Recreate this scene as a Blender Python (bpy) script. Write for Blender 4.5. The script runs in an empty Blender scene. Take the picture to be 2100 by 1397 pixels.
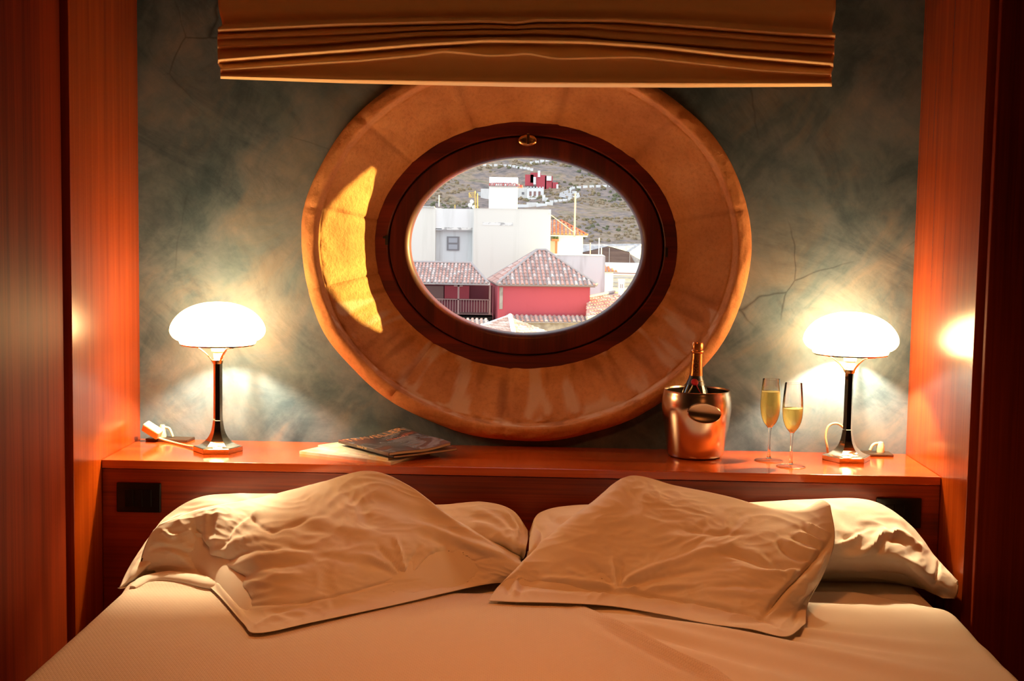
import bpy, bmesh, math, random
import numpy as np
from mathutils import Vector, Matrix
R = math.radians
random.seed(7)
C = bpy.context.scene.collection
SC = bpy.context.scene

# ------------------------------------------------------------------ camera, world, sun, exposure
FPX = 2787.7
PITCH, YAW, ROLL = 0.0886, -0.02046, 0.01677
CAM = np.array([0.0487, -3.8652, 1.598])
def _basis():
    f = np.array([math.sin(YAW)*math.cos(PITCH), math.cos(YAW)*math.cos(PITCH), -math.sin(PITCH)])
    rt = np.array([math.cos(YAW), -math.sin(YAW), 0.0]); up = np.cross(rt, f)
    c, s = math.cos(ROLL), math.sin(ROLL)
    return c*rt + s*up, -s*rt + c*up, f
RT, UP, FW = _basis()
camd = bpy.data.cameras.new('camera'); cam = bpy.data.objects.new('camera', camd); C.objects.link(cam)
camd.sensor_width = 36; camd.lens = FPX/2100*36; camd.clip_end = 5000; camd.clip_start = 0.05
cam.matrix_world = Matrix(((RT[0], UP[0], -FW[0], CAM[0]), (RT[1], UP[1], -FW[1], CAM[1]), (RT[2], UP[2], -FW[2], CAM[2]), (0, 0, 0, 1)))
SC.camera = cam
def at(px, py, X=None, Y=None, Z=None):
    """world point seen at a pixel, on the plane x=X, y=Y or z=Z"""
    d = FW + RT*(px-1050)/FPX - UP*(py-698.5)/FPX
    ax, val = (0, X) if X is not None else (1, Y) if Y is not None else (2, Z)
    t = (val - CAM[ax])/d[ax]
    return Vector(CAM + t*d)

W = bpy.data.worlds.new('sky'); SC.world = W; W.use_nodes = True
W.node_tree.nodes['Background'].inputs[0].default_value = (0.86, 0.93, 1.0, 1)
W.node_tree.nodes['Background'].inputs[1].default_value = 1.95
SC.view_settings.view_transform = 'Standard'; SC.view_settings.look = 'None'
SC.view_settings.exposure = 0.0; SC.view_settings.gamma = 1
sund = bpy.data.lights.new('sun', 'SUN'); sun = bpy.data.objects.new('sun', sund); C.objects.link(sun)
sund.energy = 30; sund.angle = R(0.6); sund.color = (1.0, 0.76, 0.20)
sun.rotation_euler = Vector((-1.0, -0.25, -0.04)).to_track_quat('-Z', 'Y').to_euler()
LAMP_COL = (1.0, 0.62, 0.27)
AMB_COL = (1.0, 0.29, 0.065)
def area_light(name, loc, target, size, power, col, sy=None):
    l = bpy.data.lights.new(name, 'AREA'); o = bpy.data.objects.new(name, l); C.objects.link(o)
    l.energy = power; l.color = col; l.size = size
    if sy: l.shape = 'RECTANGLE'; l.size_y = sy
    o.location = loc; o.rotation_euler = (Vector(target)-Vector(loc)).to_track_quat('-Z', 'Y').to_euler()
    return o
_al = area_light('ceiling_lamp_light', (0.05, -1.45, 2.68), (0.05, -1.30, 0.6), 0.30, 6.0, AMB_COL)
_al.data.spread = R(100)
area_light('room_lamp_light', (1.6, -4.6, 2.0), (0.0, -1.0, 1.0), 0.6, 1.6, AMB_COL)
SC.cycles.use_denoising = True
SC.cycles.max_bounces = 8; SC.cycles.diffuse_bounces = 4; SC.cycles.glossy_bounces = 4
SC.cycles.transmission_bounces = 8; SC.cycles.transparent_max_bounces = 12
SC.cycles.caustics_reflective = False; SC.cycles.caustics_refractive = False
SC.cycles.sample_clamp_indirect = 4.0

# ------------------------------------------------------------------ dimensions
HW = 1.10           # half width of the alcove
SD = 0.351          # depth of headboard shelf
JD = 0.562          # depth of the side panels
ZS = 0.95           # shelf top
ZC = 2.75           # ceiling
ZB = 0.70           # bed top
ECX, ECZ = 0.003, ZS + 0.571   # window centre

# ------------------------------------------------------------------ materials
def mat(name):
    m = bpy.data.materials.new(name); m.use_nodes = True
    nt = m.node_tree; return m, nt, nt.nodes['Principled BSDF']
def N(nt, t, **kw):
    n = nt.nodes.new(t)
    for k, v in kw.items():
        if k.startswith('_'): setattr(n, k[1:], v)
        else: n.inputs[k.replace('__', ' ')].default_value = v
    return n
def L(nt, a, b): nt.links.new(a, b)
def simple(name, col, rough=0.5, metal=0.0, coat=0.0, bump=None, spec=None, **kw):
    m, nt, b = mat(name)
    b.inputs['Base Color'].default_value = (*col, 1); b.inputs['Roughness'].default_value = rough
    b.inputs['Metallic'].default_value = metal; b.inputs['Coat Weight'].default_value = coat
    if spec is not None: b.inputs['Specular IOR Level'].default_value = spec
    for k, v in kw.items(): b.inputs[k.replace('__', ' ')].default_value = v
    if bump:
        tc = N(nt, 'ShaderNodeTexCoord'); n = N(nt, 'ShaderNodeTexNoise', Scale=bump[0], Detail=4.0)
        bm = N(nt, 'ShaderNodeBump', Strength=bump[1], Distance=bump[2] if len(bump) > 2 else 0.01)
        L(nt, tc.outputs['Object'], n.inputs['Vector']); L(nt, n.outputs['Fac'], bm.inputs['Height']); L(nt, bm.outputs[0], b.inputs['Normal'])
    return m
def ramp(nt, fac, stops):
    r = nt.nodes.new('ShaderNodeValToRGB'); L(nt, fac, r.inputs[0])
    e = r.color_ramp.elements
    while len(e) < len(stops): e.new(0.5)
    for el, (p, c) in zip(e, stops): el.position = p; el.color = (*c, 1) if len(c) == 3 else c
    return r.outputs[0]
def wood(name, axis, cols, rough=0.25, coat=0.5, seed=0.0, dens=1.0, figure=0.5, spec=0.4):
    """polished cherry: fine pores along the grain and broad arched figure"""
    m, nt, b = mat(name)
    tc = N(nt, 'ShaderNodeTexCoord')
    mp = N(nt, 'ShaderNodeMapping'); s = [9.0*dens]*3; s[axis] = 0.55*dens
    mp.inputs['Scale'].default_value = s; mp.inputs['Location'].default_value = (seed, seed*1.7, seed*0.3)
    L(nt, tc.outputs['Object'], mp.inputs['Vector'])
    n1 = N(nt, 'ShaderNodeTexNoise', Scale=0.55, Detail=2.0, Roughness=0.45, Distortion=0.3)
    L(nt, mp.outputs[0], n1.inputs['Vector'])
    ml = N(nt, 'ShaderNodeMath', _operation='MULTIPLY'); ml.inputs[1].default_value = 17.0; L(nt, n1.outputs['Fac'], ml.inputs[0])
    sn = N(nt, 'ShaderNodeMath', _operation='SINE'); L(nt, ml.outputs[0], sn.inputs[0])
    mp2 = N(nt, 'ShaderNodeMapping'); s2 = [160.0]*3; s2[axis] = 3.0
    mp2.inputs['Scale'].default_value = s2; L(nt, tc.outputs['Object'], mp2.inputs['Vector'])
    n2 = N(nt, 'ShaderNodeTexNoise', Scale=1.0, Detail=3.0); L(nt, mp2.outputs[0], n2.inputs['Vector'])
    mp3 = N(nt, 'ShaderNodeMapping'); s3 = [30.0]*3; s3[axis] = 0.6
    mp3.inputs['Scale'].default_value = s3; L(nt, tc.outputs['Object'], mp3.inputs['Vector'])
    n3 = N(nt, 'ShaderNodeTexNoise', Scale=1.0, Detail=3.0); L(nt, mp3.outputs[0], n3.inputs['Vector'])
    a = N(nt, 'ShaderNodeMath', _operation='MULTIPLY_ADD'); a.inputs[1].default_value = 0.10*figure; a.inputs[2].default_value = 0.0; L(nt, sn.outputs[0], a.inputs[0])
    c = N(nt, 'ShaderNodeMath', _operation='MULTIPLY_ADD'); c.inputs[1].default_value = 0.55; L(nt, n3.outputs['Fac'], c.inputs[0]); L(nt, a.outputs[0], c.inputs[2])
    d = N(nt, 'ShaderNodeMath', _operation='MULTIPLY_ADD'); d.inputs[1].default_value = 0.45; L(nt, n2.outputs['Fac'], d.inputs[0]); L(nt, c.outputs[0], d.inputs[2])
    col = ramp(nt, d.outputs[0], [(0.30, cols[0]), (0.5, cols[1]), (0.68, cols[2])])
    L(nt, col, b.inputs['Base Color'])
    b.inputs['Roughness'].default_value = rough; b.inputs['Specular IOR Level'].default_value = spec; b.inputs['Coat Weight'].default_value = coat; b.inputs['Coat Roughness'].default_value = 0.12
    bm = N(nt, 'ShaderNodeBump', Strength=0.04, Distance=0.002); L(nt, n2.outputs['Fac'], bm.inputs['Height']); L(nt, bm.outputs[0], b.inputs['Normal'])
    return m
CH = [(0.22, 0.028, 0.002), (0.29, 0.043, 0.003), (0.36, 0.058, 0.004)]
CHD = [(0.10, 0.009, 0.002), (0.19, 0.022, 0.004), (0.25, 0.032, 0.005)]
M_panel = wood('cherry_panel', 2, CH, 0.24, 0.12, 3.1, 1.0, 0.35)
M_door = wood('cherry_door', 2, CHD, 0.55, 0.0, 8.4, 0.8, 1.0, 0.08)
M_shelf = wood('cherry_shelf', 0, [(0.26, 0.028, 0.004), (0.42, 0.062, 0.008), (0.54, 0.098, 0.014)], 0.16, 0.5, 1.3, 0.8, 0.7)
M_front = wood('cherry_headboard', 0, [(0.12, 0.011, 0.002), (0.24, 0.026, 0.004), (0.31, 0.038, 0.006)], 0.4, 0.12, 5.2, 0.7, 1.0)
M_frame = wood('dark_window_wood', 0, [(0.05, 0.005, 0.003), (0.10, 0.010, 0.004), (0.16, 0.017, 0.006)], 0.45, 0.08, 2.2, 1.5, 1.0)
M_sash = wood('dark_sash_wood', 2, [(0.045, 0.005, 0.003), (0.085, 0.009, 0.004), (0.13, 0.015, 0.006)], 0.45, 0.08, 6.2, 1.5, 1.0)
M_gap = simple('dark_gap', (0.012, 0.006, 0.005), 0.8)

def wall_material():
    m, nt, b = mat('teal_stucco')
    tc = N(nt, 'ShaderNodeTexCoord')
    n0 = N(nt, 'ShaderNodeTexNoise', Scale=3.0, Detail=3.0); L(nt, tc.outputs['Object'], n0.inputs['Vector'])
    ad = N(nt, 'ShaderNodeMixRGB', _blend_type='ADD'); ad.inputs[0].default_value = 0.16
    L(nt, tc.outputs['Object'], ad.inputs[1]); L(nt, n0.outputs['Color'], ad.inputs[2])
    def turned(src, ang, sc):
        q1 = N(nt, 'ShaderNodeMapping'); q1.inputs['Rotation'].default_value = (0, ang, 0); L(nt, src, q1.inputs['Vector'])
        q2 = N(nt, 'ShaderNodeMapping'); q2.inputs['Scale'].default_value = (sc[0], 1, sc[1]); L(nt, q1.outputs[0], q2.inputs['Vector']); return q2
    mp = turned(ad.outputs[0], 0.6, (1.5, 1.0))
    n1 = N(nt, 'ShaderNodeTexNoise', Scale=3.8, Detail=10.0, Roughness=0.66, Distortion=0.25); L(nt, mp.outputs[0], n1.inputs['Vector'])
    mp2 = turned(ad.outputs[0], -0.75, (2.0, 0.9))
    n2 = N(nt, 'ShaderNodeTexNoise', Scale=2.6, Detail=9.0, Roughness=0.66, Distortion=0.5); L(nt, mp2.outputs[0], n2.inputs['Vector'])
    c1 = ramp(nt, n1.outputs['Fac'], [(0.33, (0.030, 0.062, 0.095)), (0.47, (0.085, 0.145, 0.20)), (0.60, (0.17, 0.22, 0.29)), (0.74, (0.28, 0.29, 0.32))])
    c2 = ramp(nt, n2.outputs['Fac'], [(0.36, (0.055, 0.10, 0.14)), (0.50, (0.15, 0.205, 0.265)), (0.66, (0.32, 0.29, 0.28))])
    mx = N(nt, 'ShaderNodeMixRGB'); mx.inputs[0].default_value = 0.5; L(nt, c1, mx.inputs[1]); L(nt, c2, mx.inputs[2])
    mp4 = turned(tc.outputs['Object'], 0.95, (3.6, 1.5))
    n4 = N(nt, 'ShaderNodeTexNoise', Scale=1.6, Detail=10.0, Roughness=0.72, Distortion=1.1); L(nt, mp4.outputs[0], n4.inputs['Vector'])
    st4 = ramp(nt, n4.outputs['Fac'], [(0.38, (0.42, 0.50, 0.56)), (0.50, (1.0, 1.0, 1.0)), (0.64, (1.35, 1.25, 1.12))])
    mx5 = N(nt, 'ShaderNodeMixRGB', _blend_type='MULTIPLY'); mx5.inputs[0].default_value = 0.5; L(nt, mx.outputs[0], mx5.inputs[1]); L(nt, st4, mx5.inputs[2]); mx = mx5
    # hairline trowel cracks
    vo = N(nt, 'ShaderNodeTexVoronoi', _feature='DISTANCE_TO_EDGE', Scale=2.1); L(nt, ad.outputs[0], vo.inputs['Vector'])
    n3 = N(nt, 'ShaderNodeTexNoise', Scale=1.8, Detail=2.0); L(nt, tc.outputs['Object'], n3.inputs['Vector'])
    lt = ramp(nt, vo.outputs['Distance'], [(0.0, (0.45, 0.45, 0.45)), (0.006, (1, 1, 1))])
    gm = ramp(nt, n3.outputs['Fac'], [(0.55, (0, 0, 0)), (0.62, (1, 1, 1))])
    cr = N(nt, 'ShaderNodeMixRGB', _blend_type='MULTIPLY'); L(nt, gm, cr.inputs[0]); L(nt, mx.outputs[0], cr.inputs[1]); L(nt, lt, cr.inputs[2])
    dk = N(nt, 'ShaderNodeMixRGB', _blend_type='MULTIPLY'); dk.inputs[0].default_value = 1.0; dk.inputs[2].default_value = (0.82, 0.86, 0.90, 1); L(nt, cr.outputs[0], dk.inputs[1])
    L(nt, dk.outputs[0], b.inputs['Base Color'])
    b.inputs['Roughness'].default_value = 0.55; b.inputs['Specular IOR Level'].default_value = 0.2
    bm = N(nt, 'ShaderNodeBump', Strength=0.25, Distance=0.006); L(nt, n1.outputs['Fac'], bm.inputs['Height']); L(nt, bm.outputs[0], b.inputs['Normal'])
    return m
M_wall = wall_material()

def stone_material():
    m, nt, b = mat('carved_stone')
    tc = N(nt, 'ShaderNodeTexCoord')
    n1 = N(nt, 'ShaderNodeTexNoise', Scale=5.0, Detail=5.0, Roughness=0.6); L(nt, tc.outputs['Object'], n1.inputs['Vector'])
    n2 = N(nt, 'ShaderNodeTexNoise', Scale=95.0, Detail=4.0, Roughness=0.65); L(nt, tc.outputs['Object'], n2.inputs['Vector'])
    c1 = ramp(nt, n1.outputs['Fac'], [(0.35, (0.46, 0.19, 0.075)), (0.52, (0.58, 0.26, 0.105)), (0.68, (0.68, 0.34, 0.15))])
    c2 = ramp(nt, n2.outputs['Fac'], [(0.30, (0.78, 0.75, 0.72)), (0.5, (1, 1, 1)), (0.7, (1.08, 1.06, 1.03))])
    mx = N(nt, 'ShaderNodeMixRGB', _blend_type='MULTIPLY'); mx.inputs[0].default_value = 0.7; L(nt, c1, mx.inputs[1]); L(nt, c2, mx.inputs[2])
    # mortar seams and stains between the voussoirs, stored on the mesh
    at_ = N(nt, 'ShaderNodeVertexColor', _layer_name='seam'); sp = N(nt, 'ShaderNodeSeparateColor'); L(nt, at_.outputs['Color'], sp.inputs[0])
    mx2 = N(nt, 'ShaderNodeMixRGB'); L(nt, sp.outputs['Red'], mx2.inputs[0]); L(nt, mx.outputs[0], mx2.inputs[1]); mx2.inputs[2].default_value = (0.24, 0.085, 0.035, 1)
    mx3 = N(nt, 'ShaderNodeMixRGB'); L(nt, sp.outputs['Green'], mx3.inputs[0]); L(nt, mx2.outputs[0], mx3.inputs[1]); mx3.inputs[2].default_value = (0.66, 0.46, 0.34, 1)
    L(nt, mx3.outputs[0], b.inputs['Base Color']); b.inputs['Roughness'].default_value = 0.8; b.inputs['Specular IOR Level'].default_value = 0.25
    bm = N(nt, 'ShaderNodeBump', Strength=0.5, Distance=0.004); L(nt, n2.outputs['Fac'], bm.inputs['Height']); L(nt, bm.outputs[0], b.inputs['Normal'])
    return m
M_stone = stone_material()

def fabric(name, col, weave=0.0, rough=0.85, sheen=0.1, waffle=False, trans=0.0):
    m, nt, b = mat(name)
    b.inputs['Base Color'].default_value = (*col, 1); b.inputs['Roughness'].default_value = rough
    b.inputs['Sheen Weight'].default_value = sheen; b.inputs['Specular IOR Level'].default_value = 0.15
    tc = N(nt, 'ShaderNodeTexCoord')
    if waffle:
        br = N(nt, 'ShaderNodeTexBrick', Scale=1.0); br.offset = 0.5; br.inputs['Scale'].default_value = 1.0
        mp = N(nt, 'ShaderNodeMapping'); mp.inputs['Scale'].default_value = (1, 1, 1); L(nt, tc.outputs['Object'], mp.inputs['Vector'])
        L(nt, mp.outputs[0], br.inputs['Vector'])
        br.inputs['Brick Width'].default_value = 0.0085; br.inputs['Row Height'].default_value = 0.0075; br.inputs['Mortar Size'].default_value = 0.0016; br.inputs['Mortar Smooth'].default_value = 1.0
        bm = N(nt, 'ShaderNodeBump', Strength=0.55, Distance=0.0014); L(nt, br.outputs['Fac'], bm.inputs['Height']); bm.invert = True
        L(nt, bm.outputs[0], b.inputs['Normal'])
    else:
        n = N(nt, 'ShaderNodeTexNoise', Scale=38.0, Detail=5.0, Roughness=0.55); L(nt, tc.outputs['Object'], n.inputs['Vector'])
        bm = N(nt, 'ShaderNodeBump', Strength=0.12, Distance=0.004); L(nt, n.outputs['Fac'], bm.inputs['Height']); L(nt, bm.outputs[0], b.inputs['Normal'])
    return m
M_pillow = fabric('white_cotton', (0.84, 0.78, 0.69))
M_spread = fabric('white_waffle', (0.80, 0.70, 0.60), waffle=True)
M_sheet = fabric('white_sheet', (0.84, 0.78, 0.70))
M_blind = fabric('cream_blind_cloth', (0.88, 0.64, 0.36), rough=0.6)
M_chrome = simple('polished_chrome', (0.80, 0.74, 0.68), 0.06, 1.0)
M_gold = simple('bright_gallery_metal', (0.85, 0.66, 0.42), 0.15, 1.0)
M_steel = simple('brushed_steel', (0.74, 0.62, 0.52), 0.2, 1.0, Anisotropic=0.6)
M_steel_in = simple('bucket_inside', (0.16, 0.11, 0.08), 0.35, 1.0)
M_brass = simple('latch_brass', (0.62, 0.36, 0.16), 0.25, 1.0)
M_blackp = simple('black_plastic', (0.004, 0.004, 0.004), 0.25, spec=0.3)
M_blackp2 = simple('black_rocker', (0.002, 0.002, 0.002), 0.4, spec=0.2)
M_cream = simple('cream_plastic', (0.82, 0.70, 0.46), 0.4)
M_brownp = simple('dark_brown_plate', (0.05, 0.028, 0.018), 0.35)
M_porcelain = simple('lamp_socket', (0.85, 0.75, 0.55), 0.4)
def emis(name, col, s, base=(0.8, 0.8, 0.8)):
    m, nt, b = mat(name); b.inputs['Base Color'].default_value = (*base, 1); b.inputs['Roughness'].default_value = 0.2
    b.inputs['Emission Color'].default_value = (*col, 1); b.inputs['Emission Strength'].default_value = s
    return m
M_shade = emis('lit_opal_glass', (1.0, 0.61, 0.25), 29.0)
def glass(name, col=(1, 1, 1), rough=0.0, ior=1.45):
    m, nt, b = mat(name)
    b.inputs['Base Color'].default_value = (*col, 1); b.inputs['Transmission Weight'].default_value = 1; b.inputs['Roughness'].default_value = rough; b.inputs['IOR'].default_value = ior
    return m
def thin_glass(name, tint=(1, 1, 1), refl=0.06):
    m, nt, b = mat(name); nt.nodes.remove(b)
    out = [n for n in nt.nodes if n.type == 'OUTPUT_MATERIAL'][0]
    t = N(nt, 'ShaderNodeBsdfTransparent', Color=(*tint, 1)); g = N(nt, 'ShaderNodeBsdfGlossy', Roughness=0.03)
    fr = N(nt, 'ShaderNodeFresnel', IOR=1.25); mx = N(nt, 'ShaderNodeMixShader'); ml = N(nt, 'ShaderNodeMath', _operation='MULTIPLY_ADD')
    ml.inputs[1].default_value = 0.9; ml.inputs[2].default_value = refl*0.3
    L(nt, fr.outputs[0], ml.inputs[0]); L(nt, ml.outputs[0], mx.inputs[0]); L(nt, t.outputs[0], mx.inputs[1]); L(nt, g.outputs[0], mx.inputs[2]); L(nt, mx.outputs[0], out.inputs[0])
    return m
M_bulb = thin_glass('clear_bulb_glass', (1, 1, 1), 0.05)
M_pane = thin_glass('window_glass', (0.97, 0.98, 0.98), 0.02)
M_flute = thin_glass('flute_glass', (0.97, 0.97, 0.96), 0.35)
M_solidglass = glass('flute_stem_glass')
def wine_mat():
    m, nt, b = mat('champagne_wine'); nt.nodes.remove(b)
    out = [n for n in nt.nodes if n.type == 'OUTPUT_MATERIAL'][0]
    t = N(nt, 'ShaderNodeBsdfTransparent', Color=(0.80, 0.78, 0.42, 1)); tr = N(nt, 'ShaderNodeBsdfTranslucent', Color=(0.92, 0.88, 0.52, 1)); df = N(nt, 'ShaderNodeBsdfDiffuse', Color=(0.85, 0.82, 0.48, 1))
    m1 = N(nt, 'ShaderNodeMixShader', Fac=0.45); m2 = N(nt, 'ShaderNodeMixShader', Fac=0.66)
    L(nt, tr.outputs[0], m1.inputs[1]); L(nt, df.outputs[0], m1.inputs[2]); L(nt, t.outputs[0], m2.inputs[1]); L(nt, m1.outputs[0], m2.inputs[2]); L(nt, m2.outputs[0], out.inputs[0])
    return m
M_wine = wine_mat()

# ------------------------------------------------------------------ mesh helpers
def link(name, me, m=None, parent=None, smooth=False, loc=None):
    o = bpy.data.objects.new(name, me); C.objects.link(o)
    if m:
        for x in (m if isinstance(m, (list, tuple)) else [m]): me.materials.append(x)
    if smooth: me.shade_smooth(); me.set_sharp_from_angle(angle=R(38))
    if parent: o.parent = parent
    if loc is not None: o.location = loc
    return o
def obj(name, verts, faces, m=None, parent=None, smooth=False, loc=None, mi=None):
    me = bpy.data.meshes.new(name); me.from_pydata([tuple(v) for v in verts], [], faces); me.update()
    o = link(name, me, m, parent, smooth, loc)
    if mi is not None: me.polygons.foreach_set('material_index', mi)
    return o
def tag(o, label=None, cat=None, group=None, kind=None):
    if label: o['label'] = label
    if cat: o['category'] = cat
    if group: o['group'] = group
    if kind: o['kind'] = kind
    return o
def empty(name, loc=(0, 0, 0), rz=0.0, **kw):
    o = bpy.data.objects.new(name, None); C.objects.link(o); o.location = loc; o.rotation_euler = (0, 0, rz); o.empty_display_size = 0.05
    return tag(o, **kw)
def from_bm(name, bm, m, parent=None, smooth=False, loc=None, fix=True):
    if fix: bmesh.ops.recalc_face_normals(bm, faces=bm.faces)
    me = bpy.data.meshes.new(name); bm.to_mesh(me); bm.free()
    return link(name, me, m, parent, smooth, loc)
def box(name, lo, hi, m, parent=None, bevel=0.0, seg=2, loc=None):
    bm = bmesh.new(); bmesh.ops.create_cube(bm, size=1)
    for v in bm.verts:
        for i in range(3): v.co[i] = lo[i] + (v.co[i]+0.5)*(hi[i]-lo[i])
    if bevel: bmesh.ops.bevel(bm, geom=list(bm.edges), offset=bevel, segments=seg, affect='EDGES', profile=0.5)
    return from_bm(name, bm, m, parent, False, loc)
def lathe_data(prof, n=48, close=False, rot=0.0):
    vs, fs = [], []
    for r, z in prof:
        for k in range(n):
            a = 2*math.pi*k/n + rot; vs.append((r*math.cos(a), r*math.sin(a), z))
    m = len(prof)
    for i in range(m if close else m-1):
        j = (i+1) % m
        for k in range(n):
            k2 = (k+1) % n; fs.append((i*n+k, i*n+k2, j*n+k2, j*n+k))
    return vs, fs
def lathe(name, prof, m, parent=None, n=48, close=False, smooth=True, loc=None, rot=0.0, caps=False):
    vs, fs = lathe_data(prof, n, close, rot)
    if caps:
        fs.append(tuple(range(n-1, -1, -1))); b = (len(prof)-1)*n; fs.append(tuple(range(b, b+n)))
    o = obj(name, vs, fs, m, parent, smooth, loc)
    bm = bmesh.new(); bm.from_mesh(o.data); bmesh.ops.remove_doubles(bm, verts=bm.verts, dist=1e-6); bmesh.ops.recalc_face_normals(bm, faces=bm.faces); bm.to_mesh(o.data); bm.free()
    return o
def catmull(pts, n=8):
    pts = [np.array(p, float) for p in pts]; out = []
    P = [2*pts[0]-pts[1]] + pts + [2*pts[-1]-pts[-2]]
    for i in range(1, len(P)-2):
        for k in range(n):
            t = k/n; a, b, c, d = P[i-1], P[i], P[i+1], P[i+2]
            out.append(0.5*((2*b) + (-a+c)*t + (2*a-5*b+4*c-d)*t*t + (-a+3*b-3*c+d)*t**3))
    out.append(pts[-1]); return out
def tube(name, pts, r, m, parent=None, n=10, smooth=True, curve=True, loc=None, rs=None, flat=1.0):
    P = catmull(pts, 8) if curve else [np.array(p, float) for p in pts]
    vs, fs = [], []; up = np.array([0.03, 0.05, 1.0])
    for i, p in enumerate(P):
        t = P[min(i+1, len(P)-1)] - P[max(i-1, 0)]; t = t/(np.linalg.norm(t)+1e-12)
        s = np.cross(t, up); s /= (np.linalg.norm(s)+1e-9); u = np.cross(s, t)
        rr = r if rs is None else np.interp(i/(len(P)-1), np.linspace(0, 1, len(rs)), rs)
        for k in range(n):
            a = 2*math.pi*k/n; vs.append(p + s*math.cos(a)*rr*flat + u*math.sin(a)*rr)
    for i in range(len(P)-1):
        for k in range(n): fs.append((i*n+k, i*n+(k+1) % n, (i+1)*n+(k+1) % n, (i+1)*n+k))
    fs.append(tuple(range(n-1, -1, -1))); fs.append(tuple((len(P)-1)*n+k for k in range(n)))
    return obj(name, vs, fs, m, parent, smooth, loc)
def text_mesh(name, s, size, m, parent, mw, extrude=0.0003, align='CENTER'):
    cu = bpy.data.curves.new(name, 'FONT'); cu.body = s; cu.size = size; cu.extrude = extrude; cu.align_x = align; cu.align_y = 'CENTER'
    t = bpy.data.objects.new(name, cu); C.objects.link(t)
    dg = bpy.context.evaluated_depsgraph_get(); me = bpy.data.meshes.new_from_object(t.evaluated_get(dg)); bpy.data.objects.remove(t)
    me.transform(mw); me.materials.clear()
    return link(name, me, m, parent)

# ------------------------------------------------------------------ room shell
def structure(o, label=None): o['kind'] = 'structure'; 
def S_box(name, lo, hi, m, **k): o = box(name, lo, hi, m, **k); o['kind'] = 'structure'; return o
M_floor = wood('floor_boards', 0, CHD, 0.4, 0.1, 4, 1, 0.5)
M_ceil = simple('ceiling_paint', (0.30, 0.22, 0.15), 0.9)
M_room = simple('room_paint', (0.25, 0.17, 0.11), 0.9)
S_box('floor', (-2.6, -6.0, -0.1), (2.6, 0.0, 0.0), M_floor)
S_box('ceiling', (-2.6, -6.0, ZC), (2.6, 0.3, ZC+0.1), M_ceil)
S_box('wall_front', (-2.6, -6.1, 0), (2.6, -6.0, ZC), M_room)
S_box('wall_left', (-2.7, -6.0, 0), (-2.6, 0.3, ZC), M_room)
S_box('wall_right', (2.6, -6.0, 0), (2.7, 0.3, ZC), M_room)

def ell(a, b, t, y, cx=ECX, cz=ECZ): return (cx + a*math.cos(t), y, cz + b*math.sin(t))
# back wall with the oval opening (one mesh, front face plus reveal tube hidden behind the stone)
def back_wall():
    A, B = 0.622, 0.538
    cor = [math.atan2(dz, dx) % (2*math.pi) for dx in (-2.6, 2.6) for dz in (-ECZ, ZC-ECZ)]
    ts = sorted([2*math.pi*k/128 for k in range(128)] + cor); n = len(ts); vs, fs = [], []
    for yy in (0.0, 0.30):
        for t in ts: vs.append(ell(A, B, t, yy))
        for t in ts:
            c, s = math.cos(t), math.sin(t)
            q = min(2.6/abs(c) if abs(c) > 1e-9 else 1e9, (ZC-ECZ)/s if s > 1e-9 else (ECZ/-s if s < -1e-9 else 1e9))
            vs.append((ECX+c*q, yy, ECZ+s*q))
    for L0 in (0, 2*n):
        for k in range(n):
            k2 = (k+1) % n; f = (L0+k, L0+k2, L0+n+k2, L0+n+k); fs.append(f if L0 else f[::-1])
    for k in range(n):
        k2 = (k+1) % n; fs.append((k, k2, 2*n+k2, 2*n+k)); fs.append((n+k, 3*n+k, 3*n+k2, n+k2))
    o = obj('wall_back', vs, fs, M_wall)
    o['kind'] = 'structure'; return o
back_wall()

# ------------------------------------------------------------------ oval window: stone surround, frame, sash, glass
def ring_mesh(name, prof, m, parent, n=160, wob=None, seam=None, cx=ECX, cz=ECZ):
    """closed-profile ring; prof = list of (semi_a, semi_b, y)"""
    vs, fs, cols = [], [], []; k0 = len(prof)
    for i, (a, b, y) in enumerate(prof):
        for k in range(n):
            t = 2*math.pi*k/n; p = list(ell(a, b, t, y, cx, cz))
            if wob:
                d = wob(i, t, p); rr = math.hypot(p[0]-cx, p[2]-cz); s = (rr+d[0])/rr
                p = [cx+(p[0]-cx)*s, p[1]+d[1], cz+(p[2]-cz)*s]
            vs.append(p)
    for i in range(k0):
        j = (i+1) % k0
        for k in range(n):
            k2 = (k+1) % n; fs.append((i*n+k, i*n+k2, j*n+k2, j*n+k))
    o = obj(name, vs, fs, m, parent, True)
    if seam:
        ca = o.data.color_attributes.new('seam', 'FLOAT_COLOR', 'POINT')
        for i in range(k0):
            for k in range(n): r, g = seam(i/(k0-1), 2*math.pi*k/n); ca.data[i*n+k].color = (r, g, 0, 1)
    return o
win = empty('window_1'); tag(win, kind='structure')
from mathutils import noise as mnoise
def stone_profile():
    key = [(0.639, 0.556, 0.030), (0.637, 0.554, -0.010), (0.629, 0.546, -0.026), (0.614, 0.531, -0.034), (0.598, 0.515, -0.032),
           (0.5915, 0.5085, -0.018), (0.587, 0.504, -0.003), (0.580, 0.497, 0.002), (0.560, 0.478, 0.018), (0.500, 0.417, 0.066), (0.450, 0.367, 0.112), (0.418, 0.335, 0.140)]
    return catmull(key, 5)
SP = stone_profile(); NSP = len(SP)
SEAMS = [2.42, 2.95, 3.38, 4.07, 4.62, 5.30, 5.98, 0.22, 0.80, 1.38, 1.92]
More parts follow.
